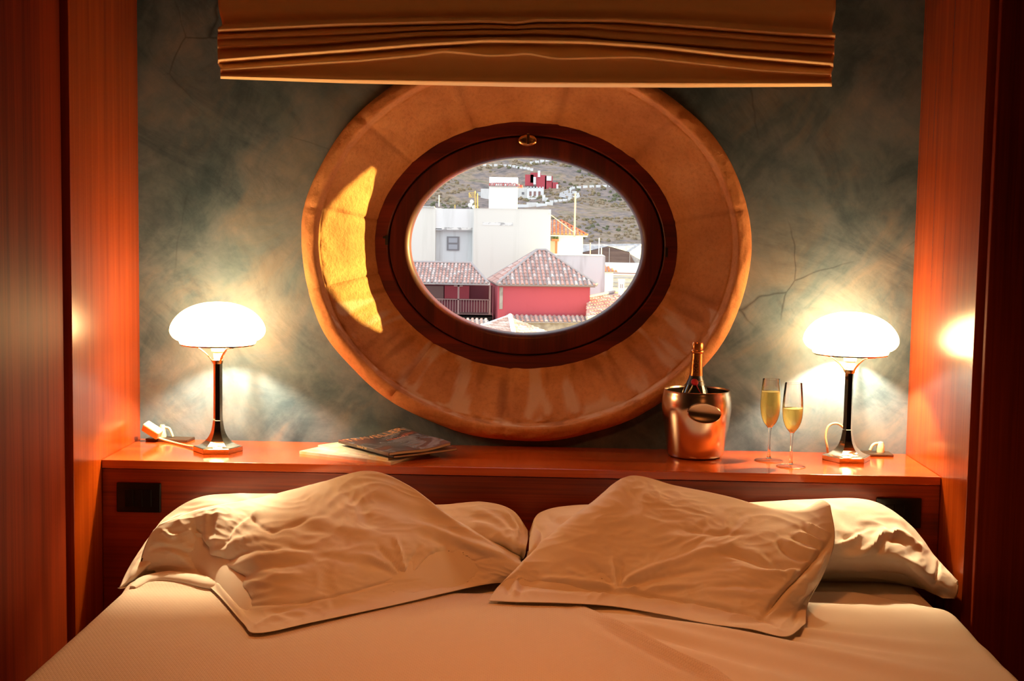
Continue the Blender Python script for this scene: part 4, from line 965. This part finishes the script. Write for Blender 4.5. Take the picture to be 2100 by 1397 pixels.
tile_face('right_roof', c10, c11, r1, r1+E1*0.001, M_tile_old, rh, 0.21, 0.27, 0.05, 3)
tile_face('back_roof', c11, c01, r1, r0, M_tile_old, rh, 0.21, 0.27, 0.05, 4)
for a, b in ((c00, r0), (c10, r1), (c11, r1), (c01, r0), (r0, r1)): ridge('ridge_cap', [a+Vector((0, 0, 0.05)), b+Vector((0, 0, 0.06))], rh, 0.075)
def prism(name, pts, z0, z1, m, parent):
    n_ = len(pts); vs = [(p.x, p.y, z0) for p in pts]+[(p.x, p.y, z1) for p in pts]
    fs = [tuple(range(n_-1, -1, -1)), tuple(range(n_, 2*n_))]+[(k, (k+1) % n_, n_+(k+1) % n_, n_+k) for k in range(n_)]
    return obj(name, vs, fs, m, parent)
i_ = 0.26
wc = [c00+E1*0.06+E2*i_, c10-E1*i_+E2*i_, c11-E1*i_-E2*i_, c01+E1*0.06-E2*i_]
prism('wall', wc, ZG, F0.z-0.02, M_red_w, rh)
ev = [c00+E1*0.03+E2*0.05, c10-E1*0.05+E2*0.05, c11-E1*0.05-E2*0.05, c01+E1*0.03-E2*0.05]
prism('eaves', ev, F0.z-0.10, F0.z+0.0, M_beam, rh)
q0 = wc[0]+E1*0.07-E2*0.03
prism('corner_quoins', [q0, q0+E1*0.16, q0+E1*0.16+E2*0.02, q0+E2*0.02], at(1015, 634, Y=60.2).z, at(1015, 589, Y=60.2).z, M_stonew, rh)
lz = at(1120, 649, Y=60.2).z; lz2 = at(1120, 662, Y=59.5).z
tile_face('lean_to_roof', Vector((wc[0].x+0.45, 59.55, lz2)), Vector((wc[1].x+0.25, 60.1, lz2)), Vector((wc[0].x+0.45, 60.2, lz)), Vector((wc[1].x+0.25, 60.75, lz)), M_tile_old, rh, 0.21, 0.3, 0.02, 5)
prism('lean_to_wall', [Vector((wc[0].x+0.5, 59.75, 0)), Vector((wc[1].x+0.1, 60.25, 0)), Vector((wc[1].x+0.1, 61.5, 0)), Vector((wc[0].x+0.5, 61.5, 0))], ZG, lz2-0.05, M_stonew, rh)
# --- gallery wing on the left
gw = empty('gallery_house', (0, 0, 0), label='low tile-roofed house with an open dark red gallery, left of the crimson house', cat='house')
YG = 60.6
gl_, gr2 = at(770, 578, Y=YG), at(1001, 580, Y=YG); tl_, tr_ = at(760, 538, Y=YG+1.9), at(966, 540, Y=YG+1.9)
gr2.z = gl_.z; tr_.z = tl_.z
tile_face('roof', gl_, gr2, tl_, tr_, M_tile_old, gw, 0.172, 0.25, 0.05, 6)
ridge('ridge_cap', [tl_+Vector((0, 0, .05)), tr_+Vector((0, 0, .05))], gw, 0.07); ridge('ridge_cap', [gr2+Vector((0, 0, .05)), tr_+Vector((0, 0, .05))], gw, 0.07)
pbox('back_wall', 770, 582, 1008, 700, YG+1.6, 0.3, M_dkred, gw, ZG)
pbox('plaster_panel', 912, 586, 962, 613, YG+1.5, 0.05, M_red_w, gw)
pbox('grey_board', 860, 586, 909, 640, YG+1.5, 0.05, M_beam, gw)
pbox('lintel', 770, 581, 1004, 586, YG+0.15, 0.12, M_beam, gw)
pbox('post', 938.5, 585, 941.5, 645, YG+0.12, 0.07, M_beam, gw)
pbox('post', 1003, 585, 1006, 645, YG+0.12, 0.07, M_beam, gw)
pbox('post_bracket', 931, 584, 949, 588, YG+0.12, 0.08, M_beam, gw)
pbox('hand_rail', 770, 612, 1004, 614.5, YG+0.12, 0.07, M_beam, gw)
pbox('floor_beam', 770, 641, 1008, 646, YG+0.1, 1.5, M_beam, gw)
pbox('balcony_board', 770, 615, 1004, 641, YG+0.22, 0.03, M_dkred, gw)
for k in range(26):
    x = 862+k*5.5; pbox('baluster', x, 614.5, x+0.9, 641, YG+0.15, 0.03, M_beam, gw)
pbox('lower_wall', 770, 646, 1008, 700, YG+0.6, 1.0, M_gap, gw, ZG)
# --- lowest roofs at the bottom of the view
nr = empty('low_roof_house', (0, 0, 0), label='pale low tiled roof with a white ridge at the very bottom of the window view', cat='house')
A0 = at(1046, 651, Y=52); Bl = at(905, 700, Y=50); Br = at(1175, 702, Y=49.5); Bm = at(1060, 716, Y=47)
tile_face('left_roof', Bl, Bm, A0, A0+Vector((0.02, 0, 0)), M_tile_pale, nr, 0.2, 0.3, 0, 7)
tile_face('right_roof', Bm, Br, A0, A0+Vector((0.02, 0, 0)), M_tile_pale, nr, 0.2, 0.3, 0, 8)
ridge('ridge_cap', [Bm+Vector((0, 0, .05)), A0+Vector((0, 0, .07))], nr, 0.10, M_paint_w); ridge('ridge_cap', [Bl+Vector((0, 0, .05)), A0+Vector((0, 0, .07))], nr, 0.06, M_paint_w)
prism('wall', [Bl, Bm, Br, Vector((A0.x, 55, 0))], ZG, Bm.z-0.35, M_white, nr)
fr = empty('low_roof_house', (0, 0, 0), label='low tiled roof in front of the gallery, bottom left of the window view', cat='house')
a0, a1 = at(900, 672, Y=57), at(1012, 672, Y=57.2); a1.z = a0.z; b0, b1 = at(900, 655, Y=58.2), at(1000, 655, Y=58.4); b1.z = b0.z
tile_face('roof', a0, a1, b0, b1, M_tile_pale, fr, 0.2, 0.3, 0, 9)
prism('wall', [a0+Vector((0, .2, 0)), a1+Vector((0, .2, 0)), b1+Vector((0, .2, 0)), b0+Vector((0, .2, 0))], ZG, a0.z-0.06, M_white, fr)
# --- old roof at the lower right
orf = empty('old_roof_house', (0, 0, 0), label='house with a sloping lichen-grey tiled roof at the lower right of the window view', cat='house')
o0, o1 = at(1203, 655, Y=58.5), at(1330, 640, Y=62); o1.z = o0.z+0.25; o2, o3 = at(1204, 613, Y=61.5), at(1262, 592, Y=64)
o4 = at(1310, 600, Y=65); o4.z = o3.z
tile_face('roof', o0, o1, o2, o4, M_tile_old, orf, 0.2, 0.3, 0, 10)
ridge('ridge_cap', [o0+Vector((0, 0, .08)), o1+Vector((0, 0, .08))], orf, 0.07, M_tile_pale if False else M_mortar)
ridge('ridge_cap', [o2+Vector((0, 0, .08)), o4+Vector((0, 0, .08))], orf, 0.07)
prism('wall', [o0+Vector((.1, .1, 0)), o1+Vector((-.1, .1, 0)), o4, o2], ZG, o0.z-0.08, M_white, orf)
ch = empty('chimney', tuple(at(1274, 602, Y=63)), label='white chimney with two dark slots above the lichen-grey roof', cat='chimney')
cz = at(1274, 573, Y=63).z-at(1274, 602, Y=63).z; s_ = 66.9/2788
box('shaft', (-6*s_, 0, -0.25), (6*s_, 0.3, cz-0.08), M_paint_w, ch); box('cap', (-7*s_, -0.03, cz-0.08), (7*s_, 0.33, cz), M_paint_w, ch)
for dx in (-2.4, 1.2): box('slot', (dx*s_, -0.004, cz*0.38), ((dx+1.4)*s_, 0.01, cz*0.66), M_winf, ch)
# --- big white building
wb = empty('white_building', (0, 0, 0), label='large white flat-roofed building with one small grey window, behind the gallery roof', cat='building')
pbox('right_block', 972, 427, 1125, 700, 72, 9, M_cream_w, wb, ZG)
pbox('left_block', 760, 424, 890, 700, 72.4, 8.6, M_cream_w, wb, ZG)
pbox('middle_block', 890, 427.5, 973, 700, 72.9, 8, M_grey_w, wb, ZG)
pbox('middle_parapet', 891, 427.5, 971, 470, 72.5, 0.5, M_white, wb)
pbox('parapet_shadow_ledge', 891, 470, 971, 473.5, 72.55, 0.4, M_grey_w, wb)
for (x0, x1) in ((972, 1125), (845, 890)): pbox('coping', x0-0.5, 425.5 if x0 > 900 else 423, x1+0.5, 428 if x0 > 900 else 425.5, 71.93 if x0 > 900 else 72.3, 0.5, M_white, wb)
pbox('patched_plaster', 990, 456, 1052, 463, 71.985, 0.05, stained('flaked_plaster', (0.80, 0.77, 0.72), (0.42, 0.40, 0.38), (2.5, 2.5, 5), (0.48, 0.58)), wb)
pbox('patched_plaster', 906, 466, 970, 472, 72.48, 0.05, bpy.data.materials['flaked_plaster'], wb)
pbox('downpipe', 969.5, 430, 971.5, 545, 72.3, 0.06, M_white, wb)
wfr = pbox('window_frame', 916.5, 485, 941.5, 514, 72.84, 0.08, M_winf, wb)
for (y0, y1) in ((488, 498), (501.5, 511.5)): pbox('window_pane', 920, y0, 938, y1, 72.82, 0.05, M_winp, wb)
tw = empty('roof_tower', (0, 0, 0), label='white boxy stair tower with a thin row of red tiles, standing on the white roof', cat='tower')
pbox('wall', 1003, 381, 1059.5, 430, 74, 2.2, M_paint_w, tw)
pbox('cap_wall', 1003.5, 363, 1061, 376, 74.3, 1.9, M_paint_w, tw)
p0, p1 = at(1002, 382, Y=73.85), at(1066, 382, Y=73.85); p1.z = p0.z; p2, p3 = at(1006, 376, Y=74.3), at(1063, 376, Y=74.3); p3.z = p2.z
tile_face('tile_row', p0, p1, p2, p3, tint_mat('red_tiles', (0.5, 0.10, 0.09), (0.62, 0.16, 0.14), (0.85, 0.7, 0.66)), tw, 0.125, 0.3, 0, 11)
pbox('side_tile_row', 1059, 379, 1071, 384, 74.2, 2.0, bpy.data.materials['red_tiles'], tw)
# --- concrete block with drips
cb = empty('concrete_building', (0, 0, 0), label='pale grey streaked concrete building between the crimson house roof and the orange-roofed house', cat='building')
pbox('wall', 1100, 523, 1237, 720, 68, 3.6, M_grey_w, cb, ZG)
pbox('coping', 1100, 521.5, 1238, 524, 67.95, 0.4, M_white, cb)
for (x, h_) in ((1150, 18), (1155, 9), (1162, 22), (1188, 9), (1202, 26), (1207, 14), (1222, 7), (1144, 12)):
    pass
def pole(px, y0, y1, Y, r, m, label, cat='pole'):
    a = at(px, y0, Y=Y); b = at(px, y1, Y=Y); o = tube(cat.replace(' ', '_'), [(b.x, b.y, b.z), (b.x, b.y, a.z)], r, m, None, 8, curve=False); return tag(o, label, cat)
# --- orange roofed house
oh = empty('orange_roof_house', (0, 0, 0), label='white house with a bright orange tile roof, right of the white building', cat='house')
YO = 82
e0, e1 = at(1085, 481, Y=YO), at(1205, 483, Y=YO); e1.z = e0.z; t0, t1 = at(1085, 452, Y=YO+2.6), at(1150, 453, Y=YO+2.6); t1.z = t0.z
tile_face('roof', e0, e1, t0, t1, M_tile_new, oh, 0.235, 0.36, 0, 12)
e2 = Vector((e1.x, e1.y+5.0, e1.z)); tile_face('side_roof', e1, e2, t1, t1+Vector((0, .02, 0)), M_tile_new, oh, 0.235, 0.36, 0, 13)
ridge('ridge_cap', [e1+Vector((0, 0, .06)), t1+Vector((0, 0, .06))], oh, 0.06, M_terra)
pbox('soffit', 1085, 481, 1205, 486, YO+0.02, 4.6, M_paint_w, oh)
pbox('wall', 1141, 485, 1194, 560, YO+0.3, 4, M_paint_w, oh, ZG)
pbox('balcony_wall', 1085, 485, 1141, 560, YO+1.6, 3, M_grey_w, oh, ZG)
pbox('balcony_opening', 1127, 487, 1137, 494, YO+1.5, 0.12, M_winf, oh)
pbox('terracotta_column', 1138.5, 495, 1142.5, 523, YO+0.25, 0.12, M_terra, oh); pbox('terracotta_hood', 1131, 490, 1146, 495, YO+0.1, 0.35, M_terra, oh)
ptt = empty('potted_plant', tuple(at(1140, 490, Y=YO+0.2)), label='green plant on the terracotta hood of the orange-roofed house', cat='plant')
vs, fs = [], []; rr_ = random.Random(4)
for k in range(60):
    c = Vector((rr_.uniform(-.22, .14), rr_.uniform(-.1, .1), rr_.uniform(0, .16))); d1 = Vector((rr_.uniform(-1, 1), rr_.uniform(-1, 1), rr_.uniform(-.3, 1))).normalized()*0.06; d2 = d1.orthogonal().normalized()*0.025
    i0 = len(vs); vs += [c-d1, c+d2, c+d1, c-d2]; fs.append((i0, i0+1, i0+2, i0+3))
obj('foliage', vs, fs, M_leafp, ptt)
pole(1178, 396, 486, YO-0.1, 0.055, M_rust, 'tall thin pinkish pole in front of the orange tile roof')
pole(1228, 488, 524, 68.3, 0.03, M_white, 'tall thin white pole on the streaked concrete building')
pole(1210, 498, 524, 68.3, 0.03, M_rust, 'short bent pole on the concrete building, left of the tall white one')
pole(1233, 508, 524, 68.3, 0.03, M_white, 'shortest pole at the right corner of the concrete building')
pole(900, 400, 423.5, 72.8, 0.028, M_white, 'thin bare pole on the left part of the white roof')
pole(933, 420, 428, 73.4, 0.03, M_yel, 'tiny yellow post on the left part of the white roof', 'post')
w0 = at(1126, 438, Y=71.9); w1 = at(1132, 455, Y=80); w2 = at(1176, 476, Y=81.5)
tag(tube('wire', [w0, w2], 0.018, M_rust, None, 6, curve=False), 'thin wire sloping from the white building over the orange roof', 'wire')
# yellow roof antenna
an = empty('roof_antenna', tuple(at(975, 428, Y=73)), label='yellow comb-shaped antenna on the white roof, left of the tower', cat='antenna')
s73 = 76.9/2788
def ab(name, x0, y0, x1, y1, r=0.03): tube(name, [((x0-975)*s73, 0, (428-y0)*s73), ((x1-975)*s73, 0.0, (428-y1)*s73)], r, M_yel, an, 6, curve=False)
ab('mast', 975, 428, 973.5, 392); ab('mast', 979, 428, 978.5, 397)
for y in (396, 399, 402, 405): ab('rung', 961, y, 975, y, 0.018)
ab('frame_bar', 961.5, 396, 962, 405, 0.018); ab('frame_bar', 961, 396, 966, 405, 0.014)
for k, (x, y) in enumerate(((968, 413), (964, 420), (972, 424))):
    d_ = empty('roof_dish', tuple(at(x, y, Y=73.4+k*0.2)), label=('white dish on the roof, topmost of the three left of the tower', 'white dish on the roof, leftmost of the three left of the tower', 'white dish on the roof, lowest of the three left of the tower')[k], cat='dish', group='dishes on the white roof')
    l_ = lathe('dish', [(0.0, 0.0), (0.07, 0.01), (0.12, 0.035), (0.125, 0.035), (0.07, 0.0), (0.0, -0.01)], M_paint_w, d_, 20); l_.data.transform(Matrix.Rotation(R(110), 4, 'X') @ Matrix.Rotation(R(20*k-20), 4, 'Y'))
    tube('stand', [(0, 0.03, 0), (0, 0.06, -(y < 418 and 0.38 or (0.2 if y < 423 else 0.1)))], 0.02, M_white, d_, 6, curve=False)
# --- long white buildings to the right, brown shed
lw = empty('long_white_building', (0, 0, 0), label='long white building with stepped ledges at the right of the window view', cat='building')
pbox('upper_wall', 1180, 542, 1400, 556, 100, 6, M_paint_w, lw, ZG)
pbox('lower_wall', 1180, 563, 1400, 660, 96, 4, M_paint_w, lw, ZG)
for y in (560, 570, 580, 588): pbox('ledge', 1180, y, 1400, y+2.2, 95.7, 0.8, M_corr if y > 565 else M_beam, lw)
og = empty('small_orange_roof', (0, 0, 0), label='small corner of orange tile roof beside the concrete building at the right', cat='roof')
g0, g1 = at(1210, 557, Y=90), at(1267, 558, Y=90); g1.z = g0.z; g2, g3 = at(1210, 544, Y=92), at(1240, 545, Y=92); g3.z = g2.z
tile_face('tiles', g0, g1, g2, g3, M_tile_new, og, 0.22, 0.3, 0, 14); prism('wall', [g0+Vector((0, .2, 0)), g1+Vector((-.3, .2, 0)), g3+Vector((0, .5, 0)), g2+Vector((0, .5, 0))], ZG, g0.z-0.05, M_paint_w, og)
sh = empty('brown_shed', (0, 0, 0), label='dark brown gabled shed under a grey corrugated roof, right of the orange-roofed house', cat='shed')
YS = 118; pts = [at(*p, Y=YS) for p in ((1192, 519), (1247, 506), (1290, 518), (1303, 541), (1303, 556), (1192, 556))]
vs = [(p.x, YS, p.z) for p in pts]+[(p.x, YS+8, p.z) for p in pts]
obj('gable_wall', vs, [(5, 4, 3, 2, 1, 0), (6, 7, 8, 9, 10, 11)]+[(k, (k+1) % 6, 6+(k+1) % 6, 6+k) for k in range(6)], M_shed, sh)
for x in (1249, 1291): pbox('post', x, 508 if x < 1260 else 519, x+1, 541, YS-0.1, 0.05, M_mortar, sh)
sr = [at(*p, Y=YS+0.4) for p in ((1150, 504), (1243, 503.5), (1330, 503), (1330, 540), (1304, 541), (1290, 517), (1247, 505), (1192, 518))]
vs = [(p.x, YS+8.2+(0 if k in (0, 1, 2) else -8), p.z+(0 if k not in (0, 1, 2) else 0)) for k, p in enumerate(sr)]
vs2 = [(x, y, z-0.12) for x, y, z in vs]
obj('corrugated_roof', vs+vs2, [(0, 1, 6, 7), (1, 2, 5, 6), (2, 3, 4, 5), (15, 14, 9, 8), (14, 13, 10, 9), (13, 12, 11, 10)], M_corr, sh)
pbox('retaining_wall', 1120, 502, 1420, 545, YS+9, 0.5, M_corr, sh, ZG)
pbox('white_ridge_line', 1196, 502, 1246, 504, YS+8.8, 0.3, M_paint_w, sh)

# --- hillside terrain
M_hill, nt, b = mat('dry_hillside')
tc = N(nt, 'ShaderNodeTexCoord'); mp = N(nt, 'ShaderNodeMapping'); mp.inputs['Scale'].default_value = (0.02, 0.02, 0.02); L(nt, tc.outputs['Object'], mp.inputs['Vector'])
n1 = N(nt, 'ShaderNodeTexNoise', Scale=3.0, Detail=9.0, Roughness=0.68, Distortion=0.5); L(nt, mp.outputs[0], n1.inputs['Vector'])
n2 = N(nt, 'ShaderNodeTexNoise', Scale=14.0, Detail=7.0, Roughness=0.7); L(nt, mp.outputs[0], n2.inputs['Vector'])
c1 = ramp(nt, n1.outputs['Fac'], [(0.36, (0.16, 0.13, 0.145)), (0.46, (0.225, 0.18, 0.185)), (0.54, (0.34, 0.235, 0.155)), (0.64, (0.20, 0.19, 0.115))])
c2 = ramp(nt, n2.outputs['Fac'], [(0.36, (0.12, 0.12, 0.085)), (0.47, (0.22, 0.185, 0.16)), (0.56, (0.38, 0.285, 0.215)), (0.66, (0.27, 0.255, 0.27))])
mx = N(nt, 'ShaderNodeMixRGB'); mx.inputs[0].default_value = 0.5; L(nt, c1, mx.inputs[1]); L(nt, c2, mx.inputs[2]); L(nt, mx.outputs[0], b.inputs['Base Color']); b.inputs['Roughness'].default_value = 1.0; b.inputs['Specular IOR Level'].default_value = 0.05
def hill_h(x, y):
    s = 1/(1+math.exp(-(y-470)/6.0))
    base = -8.5 + 0.235*(y-480)
    h = ZG + (base-ZG)*s if y > 440 else ZG
    f = min(1, max(0, (y-470)/40.0))
    h += f*(7*ns(x*0.008, y*0.006, 3) + 3.0*ns(x*0.03, y*0.02, 4) + 1.2*ns(x*0.1, y*0.06, 6))
    if y > 800: h += (y-800)*0.25
    return h
ys = [100, 250, 400, 440, 455] + [462+k*2.6 for k in range(95)] + [720, 760, 820, 900, 1050, 1300, 1700]
xs = [-700, -450, -250, -160] + [-120+k*2.4 for k in range(110)] + [160, 220, 350, 600, 900]
vs = [(x, y, hill_h(x, y)) for x in xs for y in ys]; ny = len(ys)
fs = [(i*ny+j, (i+1)*ny+j, (i+1)*ny+j+1, i*ny+j+1) for i in range(len(xs)-1) for j in range(ny-1)]
hl = obj('hillside', vs, fs, M_hill, None, True); tag(hl, kind='structure')
tg = box('town_ground', (-300, 12, ZG-0.8), (300, 460, ZG-0.25), M_corr); tag(tg, kind='structure')
def hit(px, py):
    d = FW + RT*(px-1050)/FPX - UP*(py-698.5)/FPX
    t = 380.0
    while t < 1200:
        p = CAM+d*t
        if p[2] < hill_h(p[0], p[1]): return Vector(p)
        t += 0.6
    return Vector(CAM+d*700)
def hbox(name, x0, y0, x1, y1, m, parent, base=None, depth=8):
    g = base or hit((x0+x1)/2, y1); s = (g.y+3.87)/2788; a = at(x0, y0, Y=g.y); c = at(x1, y1, Y=g.y)
    return box(name, (a.x, g.y, c.z-1.5), (c.x, g.y+depth, a.z), m, parent)
hw = empty('hill_house', (0, 0, 0), label='white house with three dark windows and a crenellated top on the hillside beside the tower', cat='house')
g = hit(1085, 408); 
hbox('wall', 1081, 385, 1115, 408, M_paint_w, hw, g); hbox('side_wall', 1058, 384, 1082, 420, M_white, hw, Vector((g.x, g.y+2, g.z)))
hbox('terrace', 1080, 405, 1122, 416, M_paint_w, hw, Vector((g.x, g.y-3, g.z)), 3)
for x in (1085.5, 1094.5, 1104): 
    a = at(x, 392.5, Y=g.y-0.15); c = at(x+4.5, 402, Y=g.y-0.15); box('window', (a.x, g.y-0.15, c.z), (c.x, g.y+0.1, a.z), M_beam, hw)
for (x, y) in ((1070, 394), (1070, 412)):
    a = at(x, y, Y=g.y+1.8); c = at(x+5, y+5, Y=g.y+1.8); box('window', (a.x, g.y+1.85, c.z), (c.x, g.y+2.1, a.z), M_winf, hw)
for k in range(6):
    a = at(1081+k*6.2, 383, Y=g.y); c = at(1084+k*6.2, 386, Y=g.y); box('merlon', (a.x, g.y, c.z), (c.x, g.y+1, a.z), M_paint_w, hw)
h2 = empty('hill_house', (0, 0, 0), label='long crimson house high on the hillside with small white trims', cat='house')
g = hit(1120, 388)
for (x0, y0, x1, y1) in ((1077, 358, 1094, 374), (1088, 354, 1109, 368), (1100, 359, 1120, 383), (1118, 361, 1133, 388), (1132, 374, 1144, 390)): hbox('wing', x0, y0, x1, y1, M_red_w if False else bpy.data.materials['crimson_render'], h2, Vector((g.x, g.y+(x1 < 1110)*1.5, g.z)), 6)
for (x0, y0, x1, y1) in ((1094, 363, 1099, 371), (1121, 361, 1131, 363.5), (1141, 378, 1145, 386), (1103, 350, 1108, 356)): hbox('white_trim', x0, y0, x1, y1-0, M_paint_w, h2, Vector((g.x, g.y-0.8, g.z)), 1.0)
h3 = empty('hill_house', (0, 0, 0), label='small grey-white house half hidden left of the tower on the hillside', cat='house')
hbox('wall', 986, 387, 1003, 408, M_white, h3); hbox('wall', 979, 394, 990, 402, M_grey_w, h3)
h4 = empty('hill_terrace', (0, 0, 0), label='jumble of low white terrace walls on the hillside right of the tower', cat='terrace')
for k, (x0, y0, x1, y1) in enumerate(((1060, 419, 1084, 426), (1080, 415, 1103, 425), (1100, 417, 1122, 423), (1118, 414, 1134, 421), (1112, 400, 1118, 412), (1117, 405, 1124, 413))): hbox('wall', x0, y0, x1, y1, M_white if k % 2 else M_paint_w, h4, None, 3)
def road(label, pts, w=1.4, h=0.9, gap=0.35, name='road_parapet'):
    P = [hit(*p) for p in pts]; 
    dense = []
    for a, c in zip(P[:-1], P[1:]):
        n_ = max(2, int((c-a).length/0.5)); dense += [a.lerp(c, k/n_) for k in range(n_)]
    vs, fs = [], []; acc = 0; seg = []
    i = 0; per = 2.4; L_ = 0
    while i < len(dense)-1:
        ln = 0; j = i
        while j < len(dense)-1 and ln < per*(1-gap): ln += (dense[j+1]-dense[j]).length; j += 1
        a, c = dense[i], dense[j]; d = (c-a); d.z = 0
        if d.length > 0.1:
            nrm = Vector((-d.y, d.x, 0)).normalized()*0.25; i0 = len(vs)
            za, zc = hill_h(a.x, a.y), hill_h(c.x, c.y)
            for q in (a-nrm, a+nrm, c+nrm, c-nrm): vs.append((q.x, q.y, (za if q in (a-nrm, a+nrm) else zc)-0.4))
            for q in (a-nrm, a+nrm, c+nrm, c-nrm): vs.append((q.x, q.y, max(za, zc)+h))
            fs += [(i0, i0+1, i0+2, i0+3), (i0+7, i0+6, i0+5, i0+4)]+[(i0+k, i0+4+k, i0+4+(k+1) % 4, i0+(k+1) % 4) for k in range(4)]
        ln = 0
        while j < len(dense)-1 and ln < per*gap: ln += (dense[j+1]-dense[j]).length; j += 1
        i = max(j, i+1)
    tag(obj(name, vs, fs, M_paint_w), label, 'road wall')
road('dashed white road wall curving across the hill above the tower', [(990, 340), (1020, 341), (1050, 343), (1075, 347), (1096, 352)])
road('dashed white road wall at the top right of the hillside', [(1087, 337), (1110, 333), (1130, 330)])
road('white road wall bending in a hairpin across the right of the hillside', [(1128, 417), (1150, 413), (1180, 408), (1188, 404), (1182, 399), (1170, 396), (1168, 391), (1176, 387), (1200, 386), (1240, 384), (1290, 380)], gap=0.22)
rd = [hit(1148, 398), hit(1164, 392), hit(1172, 399), hit(1184, 405), hit(1160, 409), hit(1146, 407)]
tag(obj('road', [(p.x, p.y, hill_h(p.x, p.y)+0.5) for p in rd], [tuple(range(6))], M_corr), 'grey strip of road inside the hairpin on the hillside', 'road')
# scrub over the slope: beyond counting
vs, fs = [], []; rg = random.Random(11)
for k in range(5200):
    x = rg.uniform(-80, 110); y = rg.uniform(480, 700)
    if ns(x*0.03, y*0.03, 8) < -0.05: continue
    r = rg.uniform(0.3, 1.1); z = hill_h(x, y); i0 = len(vs)
    vs.append((x, y, z+r*rg.uniform(0.9, 1.3)))
    for q, (rz_, rr2) in enumerate(((0.55, 0.85), (-0.1, 1.0))):
        for a in range(6): an = a*math.pi/3+q*0.5; w_ = r*rr2*rg.uniform(0.75, 1.2); vs.append((x+w_*math.cos(an), y+w_*math.sin(an), z+r*rz_))
    for a in range(6): fs.append((i0, i0+1+a, i0+1+(a+1) % 6)); fs.append((i0+1+a, i0+7+a, i0+7+(a+1) % 6, i0+1+(a+1) % 6))
M_scrub, nt, b = mat('dry_scrub')
tc = N(nt, 'ShaderNodeTexCoord'); n1 = N(nt, 'ShaderNodeTexNoise', Scale=0.06, Detail=4.0); L(nt, tc.outputs['Object'], n1.inputs['Vector'])
L(nt, ramp(nt, n1.outputs['Fac'], [(0.38, (0.15, 0.15, 0.08)), (0.5, (0.29, 0.21, 0.12)), (0.6, (0.30, 0.22, 0.15))]), b.inputs['Base Color']); b.inputs['Roughness'].default_value = 1.0
tag(obj('scrub', vs, fs, M_scrub), 'dry ochre and green scrub scattered over the hillside', 'bushes', kind='stuff')
